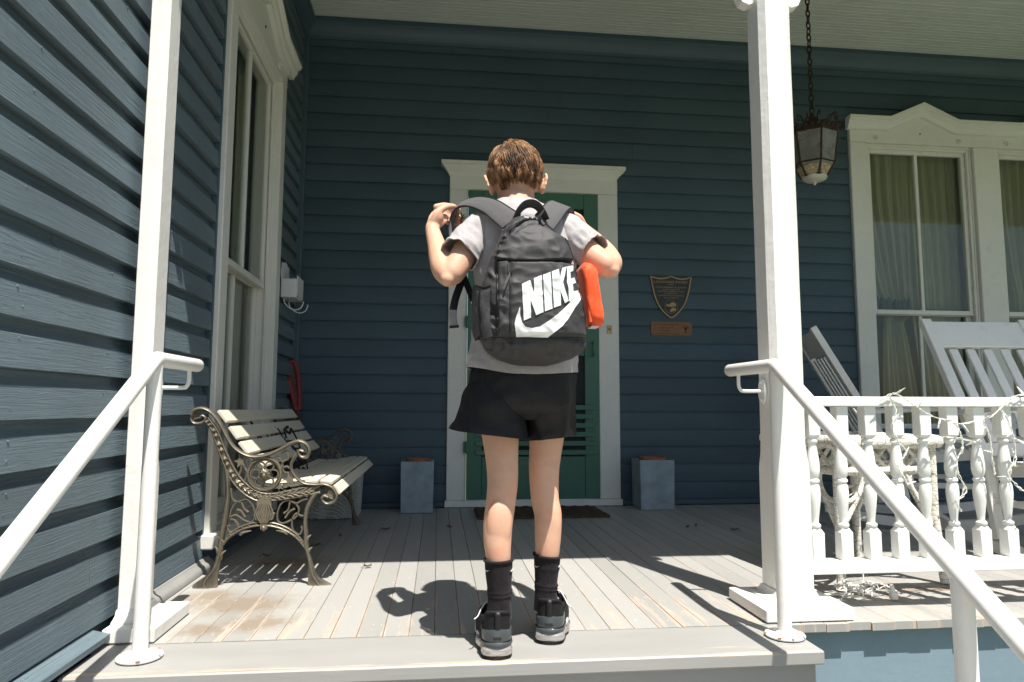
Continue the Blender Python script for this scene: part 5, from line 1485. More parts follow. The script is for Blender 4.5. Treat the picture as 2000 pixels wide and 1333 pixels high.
chain([(0.014, 2.052, 1.207), (0.031, 2.070, 1.203), (0.045, 2.070, 1.194), (0.051, 2.058, 1.188)], 0.0082, 0.0062)
chain([(-0.020, 2.008, 1.192), (-0.010, 2.006, 1.215), (0.010, 2.016, 1.236), (0.030, 2.030, 1.246), (0.043, 2.037, 1.248)], 0.0135, 0.0080)
blob(body, (-0.006, 2.012, 1.208), 0.020, (0.8, 0.8, 1.2))
# right hand closed round the other strap in front of the chest
lay((0.455, 2.108, 1.210), (0.425, 2.128, 1.245), (0.5, 0.5, 0.5), 0.060, 0.026)
for k in range(4):
    o_ = Vector((0.004, 0.004, -0.014))*k
    chain([Vector((0.428, 2.138, 1.258)) + o_, Vector((0.408, 2.135, 1.266)) + o_, Vector((0.395, 2.115, 1.258)) + o_, Vector((0.405, 2.098, 1.246)) + o_], 0.0092, 0.0070)
chain([(0.452, 2.10, 1.222), (0.440, 2.090, 1.242), (0.418, 2.092, 1.256)], 0.0125, 0.0080)
# head, tipped forward and a little to one side
HC = Vector((0.227, 2.035, 1.350))
HR = (Matrix.Rotation(math.radians(-4), 3, 'Y') @ Matrix.Rotation(math.radians(-16), 3, 'X'))
def H(x, y, z): return HC + HR @ Vector((x, y, z))
blob(body, H(0, -0.006, 0.0), 1.0, (0.0725, 0.090, 0.086), HR, 28, 20)
blob(body, H(0, 0.030, -0.055), 1.0, (0.058, 0.062, 0.060), HR, 24, 16)
blob(body, H(0, 0.062, -0.085), 1.0, (0.030, 0.028, 0.026), HR)
blob(body, H(0, 0.088, -0.040), 1.0, (0.011, 0.018, 0.022), HR); blob(body, H(0, 0.098, -0.052), 0.0115, (1, 1, 0.9), HR)
blob(body, H(0, 0.080, -0.008), 1.0, (0.048, 0.012, 0.010), HR)
for s in (-1, 1): blob(body, H(s*0.036, 0.066, -0.045), 1.0, (0.022, 0.018, 0.016), HR)
blob(body, H(0, 0.086, -0.072), 1.0, (0.022, 0.009, 0.005), HR); blob(body, H(0, 0.084, -0.082), 1.0, (0.020, 0.009, 0.006), HR)
for s in (-1, 1):
    er = HR @ Matrix.Rotation(s*math.radians(16), 3, 'Z') @ Matrix.Rotation(s*math.radians(12), 3, 'Y')
    for a, (yy, zz, r) in enumerate([(-0.012, 0.030, 0.0058), (-0.019, 0.020, 0.0062), (-0.022, 0.006, 0.0062), (-0.019, -0.010, 0.0060), (-0.012, -0.022, 0.0062), (-0.004, -0.028, 0.0062), (-0.002, 0.030, 0.0055), (0.005, 0.022, 0.0055)]):
        blob(body, H(s*0.0785, -0.004, -0.036) + er @ Vector((s*0.006, yy, zz)), r, (0.9, 1.25, 1.4), er, 10, 7)
    blob(body, H(s*0.075, -0.004, -0.040), 1.0, (0.006, 0.016, 0.024), er, 12, 9)
    blob(body, H(s*0.077, -0.002, -0.062), 0.0075, (0.8, 1, 1.1), er, 10, 7)
bm_ = remeshed(body, 0.0042, 4, 0.45)
bo = bm_.build('body', M_skin, person, 180)
M_eye = plain('eye white', (0.75, 0.74, 0.72), 0.1, 0, 0.5, 0.02)
M_iris = plain('brown iris', (0.06, 0.03, 0.015), 0.1)
for s in (-1, 1):
    e = MB().sphere(H(s*0.030, 0.074, -0.026), 0.0115, 12, 9)
    eo = e.build('eye', M_eye, person, 180)
    MB().sphere(H(s*0.030, 0.0835, -0.028), 0.0048, 10, 7, (1, 0.6, 1)).build('iris', M_iris, eo, 180)

# hair: a cap under many tapering locks
def hair_mat():
    m, nt, b = new_mat('light brown hair')
    b.inputs['Roughness'].default_value = 0.5
    b.inputs['Specular IOR Level'].default_value = 0.35
    at = nt.nodes.new('ShaderNodeAttribute'); at.attribute_name = 'tone'
    nt.links.new(ramp(nt, at.outputs['Fac'], [(0.0, (0.022, 0.010, 0.005)), (0.4, (0.125, 0.058, 0.026)), (1.0, (0.43, 0.235, 0.115))]), b.inputs['Base Color'])
    return m
M_hair = hair_mat()
hb = MB(); tones = []
RX, RY, RZ = 0.0760, 0.0940, 0.0900
def hsurf(d, off=0.0):
    d = d.normalized()
    k = 1.0/math.sqrt((d.x/RX)**2 + ((d.y + 0.0)/RY)**2 + (d.z/RZ)**2)
    return d*(k + off)
cap = MB().sphere((0, 0, 0), 1.0, 30, 22, (RX, RY, RZ))
keep = []
def hairline(p):      # True where hair grows (head space)
    if p.y > 0.062 and p.z < 0.045: return False
    low = -0.066 if p.y < -0.03 else -0.066 + (p.y + 0.03)*0.62
    if abs(p.x) > 0.055: low = max(low, -0.040 + max(0, p.y + 0.035)*0.8)
    return p.z > low
idx = {}
for f in cap.f:
    c = sum((Vector(cap.v[i]) for i in f), Vector())/len(f)
    if hairline(c + Vector((0, 0, -0.012))) and hairline(c): keep.append(f)
hb.add([H(0, -0.006, 0) + HR @ Vector(p) for p in cap.v], keep); tones += [0.12]*len(hb.v)
whorl = Vector((0.012, -0.045, 0.078))
def lock(root, length, r0, lift, tone, curl=0.0, seg=5):
    pts = []; p = root.copy(); d0 = (root - whorl); d0.z -= 0.02
    for k in range(seg + 1):
        t = k/seg
        nrm = Vector((p.x/RX**2, p.y/RY**2, p.z/RZ**2)).normalized()
        d = (p - whorl)*0.9 + Vector((0.030, 0.0, -0.055)) + Vector((noise.noise(p*30), noise.noise(p*30 + Vector((9, 9, 9))), 0))*0.05
        d = (d - nrm*d.dot(nrm)).normalized()
        pts.append(H(0, -0.006, 0) + HR @ (p + nrm*(0.0015 + lift*math.sin(PI*min(1, t*0.8 + 0.1)) + curl*t*t)))
        p = hsurf(p + d*length/seg)
    n0 = len(hb.v)
    hb.tube(pts, [r0*0.7, r0, r0*0.95, r0*0.75, r0*0.45, r0*0.08], 4)
    tones.extend([tone]*(len(hb.v) - n0))
cnt = 0
while cnt < 6000:
    d = Vector((rnd.gauss(0, 1), rnd.gauss(0, 1), rnd.gauss(0, 1))).normalized()
    p = hsurf(d)
    if not hairline(p): continue
    cnt += 1
    low = max(0, (p.z + 0.07)/0.15)
    L = (0.012 + 0.036*min(1, low))*rnd.uniform(0.7, 1.3)
    clump = noise.noise(Vector((p.x*62, p.y*40, p.z*26)))
    tone = max(0, min(1, 0.50 + 0.80*clump + rnd.uniform(-0.18, 0.18)))
    near = 0.55 if not hairline(p + Vector((0, 0, -0.014))) else 1.0
    lock(p, L*(0.6 + 0.4*near), near*rnd.uniform(0.0009, 0.0016), rnd.uniform(0.002, 0.010)*(0.5 + 0.5*min(1, low)) + max(-0.3, clump)*0.008, tone, rnd.uniform(-0.001, 0.004))
for k in range(60):     # loose curls standing off the top
    p = hsurf(Vector((rnd.uniform(-0.6, 0.6), rnd.uniform(-0.3, 0.5), 1)))
    b0_ = H(0, -0.006, 0) + HR @ p; s = rnd.choice((-1, 1)); hgt = rnd.uniform(0.006, 0.014); w = rnd.uniform(0.008, 0.02)
    n0 = len(hb.v)
    hb.tube(spline([b0_, b0_ + Vector((s*w*0.3, 0, hgt*0.8)), b0_ + Vector((s*w*0.8, 0.002, hgt)), b0_ + Vector((s*w*1.2, 0.004, hgt*0.4))], 4), 0.0008, 4)
    tones.extend([rnd.uniform(0.4, 1)]*(len(hb.v) - n0))
ho = hb.build('hair', M_hair, person, 180)
at = ho.data.attributes.new('tone', 'FLOAT', 'POINT'); at.data.foreach_set('value', tones)

# ---- clothes: open shells with an inner side
def shell(mb, rings, wr, th=0.004):
    """rings of points, displaced by wr(p, n)->float along outward normal, closed round, open at both ends, with an inner skin"""
    n = len(rings[0]); m = len(rings); out = []
    for i in range(m):
        row = []
        for j in range(n):
            p = Vector(rings[i][j])
            a = Vector(rings[i][(j+1) % n]) - Vector(rings[i][j-1])
            b2 = Vector(rings[min(i+1, m-1)][j]) - Vector(rings[max(i-1, 0)][j])
            nn = a.cross(b2)
            c = sum((Vector(q) for q in rings[i]), Vector())/n
            nn = nn.normalized() if nn.length > 1e-9 else (p - c).normalized()
            if nn.dot(p - c) < 0: nn = -nn
            row.append((p + nn*wr(p, nn), nn))
        out.append(row)
    outer = [[p for p, nn in r] for r in out]; inner = [[p - nn*th for p, nn in r] for r in out]
    mb.loft([inner[0]] + outer + [inner[-1]] + inner[::-1], False, True)
def ellr(cx, cy, z, hw, hd, n=72, e=0.85, tilt=0.0, tz=0.0):
    r = []
    for k in range(n):
        a = 2*PI*k/n; ca, sa = math.cos(a), math.sin(a)
        x = hw*math.copysign(abs(ca)**e, ca); y = hd*math.copysign(abs(sa)**e, sa)
        r.append((cx + x, cy + y, z + tilt*x + tz*y))
    return r
def interp(keys, n):
    q = spline([k[:3] for k in keys], n); q2 = spline([(k[3], k[4], k[5]) for k in keys], n)
    return [(a.x, a.y, a.z, b2.x, b2.y, b2.z) for a, b2 in zip(q, q2)]
sh_ = MB()
def shirt_wr(p, nn):
    v = Vector((p.x*11, p.y*11, p.z*7)); f = noise.noise(v)
    g = noise.noise(Vector((p.x*24 + p.z*16, p.y*20, p.z*13 - p.x*12)))
    low = max(0, min(1, (1.0 - p.z)/0.25))
    return 0.005*f + 0.006*(1 - abs(g)*2)*0.7 + 0.007*low*math.sin(p.x*60 + 2*f)*0.6
keys = [(0.2275, 1.990, 1.252, 0.060, 0.056, 0.02), (0.2285, 1.985, 1.240, 0.075, 0.062, 0.02), (0.230, 1.978, 1.222, 0.107, 0.070, 0.02), (0.233, 1.970, 1.198, 0.140, 0.078, 0.02), (0.238, 1.965, 1.165, 0.151, 0.086, 0.01), (0.242, 1.958, 1.12, 0.150, 0.093, 0.0), (0.249, 1.952, 1.05, 0.147, 0.096, 0), (0.251, 1.948, 0.96, 0.144, 0.096, 0), (0.250, 1.944, 0.87, 0.148, 0.098, 0.01), (0.246, 1.940, 0.79, 0.152, 0.102, 0.03), (0.242, 1.938, 0.752, 0.156, 0.105, 0.05), (0.2415, 1.937, 0.741, 0.156, 0.105, 0.055)]
rings = []
for cx, cy, z, hw, hd, tl in interp(keys, 7):
    rg = ellr(cx, cy, z, hw, hd, 84, 0.82)
    hem = max(0, min(1, (0.80 - z)/0.06))
    rings.append([(x, y, zz - hem*(0.010*(1 - ((x - 0.245)/0.15)**2)) + hem*max(0, -(x - 0.20))*0.10) for x, y, zz in rg])
shell(sh_, rings, shirt_wr, 0.004)
def sleeve(keys, wr):
    K = spline([k[:3] for k in keys], 6); R = spline([(k[3], k[4], 0) for k in keys], 6)
    rings = []; up = Vector((0, 1, 0.3))
    for i, p in enumerate(K):
        t = (K[min(i+1, len(K)-1)] - K[max(i-1, 0)]).normalized()
        u = (up - t*up.dot(t)).normalized(); w = t.cross(u)
        rings.append([p + w*math.cos(2*PI*k/52)*R[i].x + u*math.sin(2*PI*k/52)*R[i].y for k in range(52)])
    shell(sh_, rings, wr, 0.0035)
def sleeve_wr(p, nn):
    g = noise.noise(Vector((p.x*26, p.y*26, p.z*18))); h_ = noise.noise(Vector((p.x*55 + p.z*30, p.y*30, p.z*20)))
    return 0.006*g + 0.0065*(0.5 - abs(h_)*1.8)
sleeve([(0.150, 1.968, 1.170, 0.054, 0.060), (0.120, 1.955, 1.150, 0.056, 0.060), (0.088, 1.928, 1.112, 0.056, 0.056), (0.066, 1.903, 1.082, 0.0555, 0.053), (0.0525, 1.886, 1.063, 0.056, 0.053)], sleeve_wr)
sleeve([(0.330, 1.968, 1.172, 0.054, 0.060), (0.362, 1.955, 1.155, 0.056, 0.060), (0.398, 1.928, 1.122, 0.055, 0.056), (0.425, 1.903, 1.097, 0.052, 0.052), (0.4395, 1.888, 1.084, 0.052, 0.052)], sleeve_wr)
so = sh_.build('t_shirt', M_shirt, person, 70)

st = MB()
def shorts_wr(p, nn):
    g = noise.noise(Vector((p.x*14, p.y*14, p.z*6))); h_ = noise.noise(Vector((p.x*28, p.y*22, p.z*12 + p.x*8)))
    fl = noise.noise(Vector((p.x*16 - p.z*9, p.y*12, p.z*15 + p.x*10)))
    return 0.006*g + 0.0045*(0.5 - abs(h_)*1.5) + 0.006*(0.4 - abs(fl)*1.4)
keys = [(0.242, 1.938, 0.775, 0.146, 0.096, 0), (0.241, 1.938, 0.745, 0.150, 0.100, 0), (0.237, 1.938, 0.70, 0.154, 0.106, 0), (0.232, 1.940, 0.655, 0.158, 0.106, 0), (0.230, 1.942, 0.630, 0.150, 0.090, 0), (0.231, 1.943, 0.612, 0.13, 0.06, 0)]
shell(st, [ellr(a, b2, c, d, e, 72, 0.8) for a, b2, c, d, e, f in interp(keys, 5)], shorts_wr, 0.004)
def leg(keys):
    rings = []
    for a, b2, c, d, e, tl in interp(keys, 6):
        rings.append(ellr(a, b2, c, d, e, 60, 0.85, tl, 0.0))
    shell(st, rings, shorts_wr, 0.003)
leg([(0.158, 1.94, 0.72, 0.070, 0.085, 0), (0.152, 1.938, 0.66, 0.084, 0.105, -0.02), (0.150, 1.934, 0.61, 0.094, 0.098, -0.07), (0.1455, 1.932, 0.580, 0.104, 0.099, -0.12), (0.1435, 1.931, 0.566, 0.1075, 0.100, -0.13)])
leg([(0.312, 1.95, 0.72, 0.070, 0.085, 0), (0.316, 1.955, 0.66, 0.076, 0.102, 0.02), (0.323, 1.965, 0.60, 0.072, 0.090, 0.06), (0.327, 1.967, 0.568, 0.070, 0.086, 0.10), (0.328, 1.968, 0.556, 0.070, 0.086, 0.12)])
sho = st.build('shorts', M_shorts, person, 70)

# socks with rolled tops and folds
def rib_bump(m, horizontal=False): pass
def sock(cx, cy, keys, folds, top, tilt):
    rings = []
    q = spline([(a, b2, c) for a, b2, c, r in keys], 9); R = [v.x for v in spline([(r, 0, 0) for a, b2, c, r in keys], 9)]
    n = 88
    for p, r in zip(q, R):
        bulge = sum(h_*math.exp(-((p.z - f)/w)**2) for f, h_, w in folds)
        ring = []
        for k in range(n):
            a = 2*PI*k/n
            rr = r + bulge*(0.8 + 0.5*math.sin(a + p.z*5)) + 0.00055*math.cos(k*PI)
            ring.append((p.x + rr*math.cos(a), p.y + rr*1.12*math.sin(a), p.z + tilt*rr*math.cos(a)))
        rings.append(ring)
    mb = MB(); shell(mb, rings, lambda p, nn: 0.0006*noise.noise(p*60), 0.003)
    mb.tube(rings[0] + [rings[0][0]], 0.0042, 7, cap=False)
    return mb.build('sock', M_sock, person, 60)
s1 = sock(0.167, 1.86, [(0.1665, 1.862, 0.238, 0.0368), (0.1668, 1.862, 0.215, 0.0360), (0.168, 1.861, 0.185, 0.0335), (0.169, 1.860, 0.155, 0.0308), (0.169, 1.859, 0.135, 0.0300), (0.168, 1.858, 0.11, 0.0318), (0.167, 1.86, 0.085, 0.034)], [(0.158, 0.0035, 0.004), (0.148, 0.0035, 0.004)], 0.238, 0.03)
s2 = sock(0.31, 1.95, [(0.311, 1.95, 0.228, 0.0368), (0.3105, 1.95, 0.205, 0.0350), (0.309, 1.95, 0.18, 0.0325), (0.3075, 1.949, 0.15, 0.0302), (0.307, 1.949, 0.13, 0.0300), (0.3075, 1.948, 0.105, 0.0318), (0.308, 1.95, 0.078, 0.034)], [(0.150, 0.004, 0.004), (0.140, 0.003, 0.004), (0.196, 0.0015, 0.005)], 0.228, -0.10)
def swoosh(mb, c, s, up, ax):
    """small tick mark lying on the sock"""
    c, up, ax = Vector(c), Vector(up), Vector(ax)
    pts = [(-1, 0.25), (-0.75, -0.15), (-0.35, -0.25), (1.0, 0.35), (-0.3, 0.02), (-0.65, 0.08)]
    nn = ax.cross(up)*0.0008
    P_ = [c + ax*a*s + up*b2*s for a, b2 in pts]
    mb.loft([[p - nn for p in P_], [p + nn for p in P_]], True, True)
for so_, (cx, cy, z, r) in ((s1, (0.1672, 1.8615, 0.214, 0.0372)), (s2, (0.3105, 1.95, 0.202, 0.0362))):
    mb = MB()
    for a in (-2.62, -0.52):
        c = (cx + r*math.cos(a), cy + r*1.12*math.sin(a), z); ax = (-math.sin(a), math.cos(a), 0)
        swoosh(mb, c, 0.010, (0, 0, 1), ax)
    mb.build('tick_mark', M_lace, so_)

# sneakers
def shoe(hx, hy, yaw, s_out):
    R = Matrix.Rotation(math.radians(yaw), 3, 'Z'); o_ = Vector((hx, hy, 0.0005))
    TT = lambda mb: setattr(mb, 'v', [tuple(o_ + R @ Vector(p)) for p in mb.v]) or mb
    L = 0.238
    def outline(y0, y1, k, sc=1.0, n=40):
        """closed outline from heel y0 to toe y1, half widths scaled"""
        ts = [0, .01, .035, .08, .15, .25, .36, .48, .60, .72, .82, .90, .955, .985, 1.0]
        ws = [.006, .016, .025, .0325, .0365, .0365, .034, .0335, .037, .0405, .040, .034, .025, .015, .004]
        a = [(-w*k - sc*0, y0 + (y1 - y0)*t) for t, w in zip(ts, ws)]
        b2 = [(w*k, y0 + (y1 - y0)*t) for t, w in zip(ts, ws)]
        bend = lambda x, y: (x + s_out*0.010*math.sin(PI*max(0, (y - 0.02)/L)), y)
        return [bend(x, y) for x, y in a + b2[::-1]]
    def lay2(levels, mat, name, ang=35):
        mb = MB().loft([[(x, y, z + rise(y)) for x, y in outline(y0, y1, k)] for z, y0, y1, k in levels], True, True)
        return fix_normals(TT(mb).build(name, mat, shoe_o, ang))
    rise = lambda y: 0.010*max(0, (y - 0.185)/0.05)**2
    shoe_o = MB()
    # upper
    U = [(0.026, 0.004, 0.232, 0.98), (0.040, 0.002, 0.234, 1.0), (0.054, 0.000, 0.226, 0.98), (0.066, -0.001, 0.196, 0.94), (0.078, -0.001, 0.150, 0.93), (0.090, 0.000, 0.128, 0.90), (0.100, -0.001, 0.118, 0.86), (0.104, -0.001, 0.116, 0.85)]
    rings = [[(x, y, z + rise(y) + (0.012*max(0, 1 - y/0.035) if z > 0.095 else 0) - (0.016*math.sin(PI*min(1, max(0, (y - 0.01)/0.10))) if z > 0.085 else 0)) for x, y in outline(y0, y1, k)] for z, y0, y1, k in U]
    inner = [[((x)*0.86, 0.055 + (y - 0.055)*0.88, z - 0.004) for x, y, z in rings[-1]], [((x)*0.85, 0.055 + (y - 0.055)*0.86, 0.062) for x, y, z in rings[-1]]]
    shoe_o.loft(rings + inner, True, True)
    shoe_o = fix_normals(TT(shoe_o).build('shoe', M_upper, person, 60))
    lay2([(0.0, 0.003, 0.232, 0.96), (0.001, 0.001, 0.236, 1.02), (0.009, -0.002, 0.238, 1.08), (0.010, -0.002, 0.238, 1.07)], M_sole_k, 'outsole')
    # ridged tread edge round the heel
    tr = MB()
    for k in range(26):
        a = PI*1.02 + (PI*0.96)*k/25
        tr.cbox(0, 0.0016, 0, 0.0016, 0, 0.007, 0.0003) if False else tr.tube([(0.0385*math.cos(a), 0.036 + 0.0385*math.sin(a), 0.0015), (0.0392*math.cos(a), 0.036 + 0.0392*math.sin(a), 0.0085)], 0.0016, 4)
    TT(tr).build('tread_ridge', M_sole_k, shoe_o)
    lay2([(0.0102, -0.002, 0.140, 1.055), (0.014, -0.004, 0.140, 1.09), (0.019, -0.003, 0.140, 1.06), (0.024, -0.004, 0.138, 1.09), (0.029, -0.001, 0.136, 1.03), (0.031, 0.001, 0.135, 1.0)], M_air, 'heel_cushion')
    lay2([(0.0102, 0.105, 0.237, 1.06), (0.020, 0.100, 0.239, 1.08), (0.032, 0.092, 0.237, 1.05), (0.036, 0.090, 0.234, 1.02)], M_sole_w, 'midsole')
    fl = MB()      # flared white side wing of the sole
    fl.loft([[(s_out*(0.027 + dx*0.8), y, z) for dx, y, z in ((0.0, 0.06, 0.012), (0.012, 0.075, 0.012), (0.022, 0.12, 0.011), (0.018, 0.17, 0.012), (0.008, 0.19, 0.012))], [(s_out*(0.027 + dx*0.8), y, z) for dx, y, z in ((0.0, 0.06, 0.034), (0.006, 0.075, 0.040), (0.012, 0.12, 0.052), (0.010, 0.17, 0.046), (0.004, 0.19, 0.040))]], False, False)
    fl.loft([[(s_out*(0.024 + dx), y, z) for dx, y, z in ((0.0, 0.06, 0.012), (0.012, 0.075, 0.012), (0.022, 0.12, 0.011), (0.018, 0.17, 0.012), (0.008, 0.19, 0.012))], [(s_out*(0.024 + dx), y, z) for dx, y, z in ((0.0, 0.06, 0.034), (0.006, 0.075, 0.040), (0.012, 0.12, 0.052), (0.010, 0.17, 0.046), (0.004, 0.19, 0.040))]], False, False)
    TT(fl).build('sole_wing', M_sole_w, shoe_o)
    # heel clip shells wrapped round the back
    def wrap(z0, z1, y1, r, bul, mat, name):
        rings = []
        for i in range(7):
            t = i/6; z = z0 + (z1 - z0)*t; bb = bul*math.sin(PI*t); row = []
            for k in range(19):
                a = PI*1.0 + PI*k/18
                zz = z - (0.006*abs(math.cos(a))**2 if t > 0.9 else 0)
                row.append(((r + bb)*math.cos(a), 0.036 + (r + bb)*1.05*math.sin(a), zz))
            row = [(row[0][0], y1, row[0][2])] + row + [(row[-1][0], y1, row[-1][2])]
            rings.append(row)
        inn = [[(x*0.9, 0.036 + (y - 0.036)*0.9, z) for x, y, z in r2] for r2 in rings]
        mb = MB().loft([rings[0]] + rings[1:] + inn[::-1] + [rings[0]], False, False)
        return TT(mb).build(name, mat, shoe_o, 50)
    wrap(0.0295, 0.044, 0.075, 0.0385, 0.003, M_clip, 'heel_clip')
    wrap(0.0445, 0.076, 0.070, 0.0378, 0.0020, M_clip, 'heel_clip')
    MB_ = MB().cbox(-0.012, 0.010, -0.0062, -0.0022, 0.051, 0.060, 0.002)
    TT(MB_).build('heel_badge', M_sole_k, shoe_o, 30)
    # rolled collar and pull tab
    col = [(x*0.95, 0.052 + (y - 0.052)*0.97, z + 0.001) for x, y, z in rings[-1]]
    TT(MB().tube(col + [col[0]], 0.0052, 7, cap=False)).build('collar', M_upper, shoe_o, 60)
    tb = MB().tube(spline([(0, -0.003, 0.076), (0, -0.008, 0.095), (0, -0.007, 0.114), (0, 0.002, 0.119), (0, 0.006, 0.108)], 5), 0.0065, 8, flat=(0.3, 1.1), up=(0, 1, 0))
    TT(tb).build('pull_tab', M_black, shoe_o, 60)
    TT(MB().loft([[(x, 0.075 + 0.05*t, 0.082 + 0.050*(1 - t) - 0.008*(x/0.02)**2) for x in (-0.022, -0.012, 0, 0.012, 0.022)] for t in (0, 0.35, 0.7, 1.0)], False, False)).build('tongue', M_upper, shoe_o, 60)
    lc = MB()
    for k in range(5):
        y = 0.088 + k*0.018; z = 0.108 - k*0.011
        lc.tube(spline([(-0.026, y, z - 0.016), (-0.012, y - 0.002, z), (0.012, y + 0.002, z), (0.026, y, z - 0.016)], 4), 0.0022, 6)
    so2 = s_out
    lc.tube(spline([(0, 0.088, 0.110), (so2*0.022, 0.085, 0.122), (so2*0.038, 0.075, 0.108), (so2*0.048, 0.062, 0.092), (so2*0.058, 0.055, 0.086)], 5), 0.0021, 6)
    lc.tube(spline([(0, 0.088, 0.110), (-so2*0.020, 0.082, 0.126), (-so2*0.036, 0.076, 0.122), (-so2*0.036, 0.08, 0.098), (-so2*0.012, 0.09, 0.108)], 5), 0.0021, 6)
    TT(lc).build('lace', M_lace, shoe_o, 60)
shoe(0.1600, 1.806, -1, -1)
shoe(0.3100, 1.905, -12, 1)

# ---------------------------------------------------------------- backpack
pack = thing('backpack', (0.24, 1.79, 0.76), 'black school backpack with large silver white lettering worn on the back of the person', 'backpack')
PK = [(0.752, 0.254, 0.035, 1.775), (0.758, 0.253, 0.062, 1.760), (0.768, 0.251, 0.096, 1.735), (0.785, 0.2505, 0.122, 1.708), (0.800, 0.249, 0.132, 1.696), (0.8165, 0.246, 0.1375, 1.692), (0.846, 0.240, 0.1385, 1.690), (0.900, 0.238, 0.1362, 1.690), (0.947, 0.234, 0.1290, 1.693), (1.000, 0.2355, 0.1150, 1.699), (1.040, 0.239, 0.1030, 1.706), (1.078, 0.2425, 0.0890, 1.718), (1.108, 0.2375, 0.0720, 1.734), (1.132, 0.2335, 0.0540, 1.754), (1.148, 0.2335, 0.0420, 1.774), (1.157, 0.234, 0.0280, 1.796)]
def pk_at(z):
    zs = [k[0] for k in PK]; z = max(zs[0], min(zs[-1], z))
    for a, b2 in zip(PK[:-1], PK[1:]):
        if a[0] <= z <= b2[0]:
            t = (z - a[0])/(b2[0] - a[0]); return [a[i] + (b2[i] - a[i])*t for i in range(1, 4)]
def sstep(a, b2, x):
    t = max(0, min(1, (x - a)/(b2 - a))); return t*t*(3 - 2*t)
def edge_l(z): return 0.1455 + (0.004 if z > 1.03 else 0) + max(0, z - 1.06)*0.9
def edge_r(z): return 0.3465 + (0.90 - z)*0.0 + max(0, min(1, (1.01 - z)/0.19))*0.034 - max(0, z - 1.01)*0.25
def zfold(x):
    return 1.124 - abs(x - 0.246)*(0.62 if x < 0.246 else 0.58) - (0.004 if x < 0.2 else 0)
mb = MB(); rings = []
nz, na = 150, 170
for i in range(nz + 1):
    z = PK[0][0] + (PK[-1][0] - PK[0][0])*i/nz
    cx, hw, yf = pk_at(z); yb_ = 1.868; cy = (yf + yb_)/2; hd = (yb_ - yf)/2; row = []
    for k in range(na):
        a = 2*PI*k/na; ca, sa = math.cos(a), math.sin(a); e = 0.62
        x = cx + hw*math.copysign(abs(ca)**e, ca); y = cy + hd*math.copysign(abs(sa)**e, sa)
        front = sstep(0.1, 0.5, -sa)
        d = 0.0
        inn = sstep(-0.002, 0.008, x - edge_l(z))*sstep(-0.002, 0.008, edge_r(z) - x)
        if z < 1.01: d += 0.013*inn*sstep(0.816, 0.828, z)*sstep(1.021, 1.011, z + 0.006*math.sin((x - 0.15)*22))
        if z > 1.012: d += 0.015*inn*(1.4*sstep(-0.0015, 0.003, zfold(x) - z) - 0.4)*sstep(1.013, 1.019, z + 0.006*math.sin((x - 0.15)*22))
        d -= 0.0035*math.exp(-((x - 0.1765)/0.004)**2)*(1 if z < 1.012 else 0)*inn
        d -= 0.0030*math.exp(-((z - 0.8145)/0.003)**2)
        d -= 0.0015*math.exp(-((z - 0.785 - 0.25*(x - 0.25)**2)/0.002)**2)
        p = Vector((x, y, z))
        w1 = noise.noise(Vector((x*20, y*14, z*16))); w2 = noise.noise(Vector((x*38 + z*22, y*20, z*30 - x*14))); w3 = noise.noise(Vector((x*12, 3, z*44)))
        amp = 1.15 + 1.5*sstep(0.83, 0.79, z) + 0.6*(1 if x < 0.17 else 0)
        d += amp*(0.0036*w1 + 0.0036*(0.5 - abs(w2)*1.6)) + 0.006*w3*sstep(0.83, 0.80, z)
        d += 0.004*math.exp(-(((x - 0.245)/0.03)**2 + ((z - 1.055)/0.03)**2)) - 0.004*math.exp(-(((x - 0.243)/0.02)**2 + ((z - 1.022)/0.010)**2))
        nn = Vector((ca*0.6/hw if abs(ca) > .3 else ca*0.1/hw, sa/hd, 0)).normalized()
        row.append(tuple(p + nn*d*(0.35 + 0.65*front)))
    rings.append(row)
mb.loft(rings, True, True)
po = mb.build('main_bag', M_nylon, pack, 180)
bvh = BVHTree.FromPolygons([Vector(v) for v in mb.v], mb.f)
def onp(x, z, off=0.001, y0=1.5):
    h, nn, i, d = bvh.ray_cast(Vector((x, y0, z)), Vector((0, 1, 0)))
    if h is None: return None
    return h - Vector((0, off, 0))
def seam(pts, r, name, mat, n=8, off=0.0005):
    P_ = []
    for p in spline([(a, 0, b2) for a, b2 in pts], n):
        h = onp(p.x, p.z, off)
        if h is not None: P_.append(h)
    return MB().tube(P_, r, 6).build(name, mat, pack, 60)
seam([(edge_l(z), z) for z in (0.82, 0.86, 0.90, 0.95, 1.0, 1.04, 1.075)] + [(0.178, 1.105), (0.205, 1.128), (0.235, 1.139), (0.265, 1.134), (0.290, 1.116), (0.318, 1.088)] + [(edge_r(z), z) for z in (1.05, 1.01, 0.96, 0.90, 0.85, 0.82)], 0.0017, 'piping', M_black)
seam([(edge_l(1.01), 1.013), (0.17, 1.016), (0.21, 1.0125), (0.25, 1.013), (0.285, 1.011), (0.31, 1.017), (edge_r(1.01), 1.012)], 0.0014, 'piping', M_black)
seam([(0.112, 0.818), (0.15, 0.8150), (0.20, 0.8135), (0.25, 0.8145), (0.31, 0.8165), (0.375, 0.819)], 0.0013, 'piping', M_black)
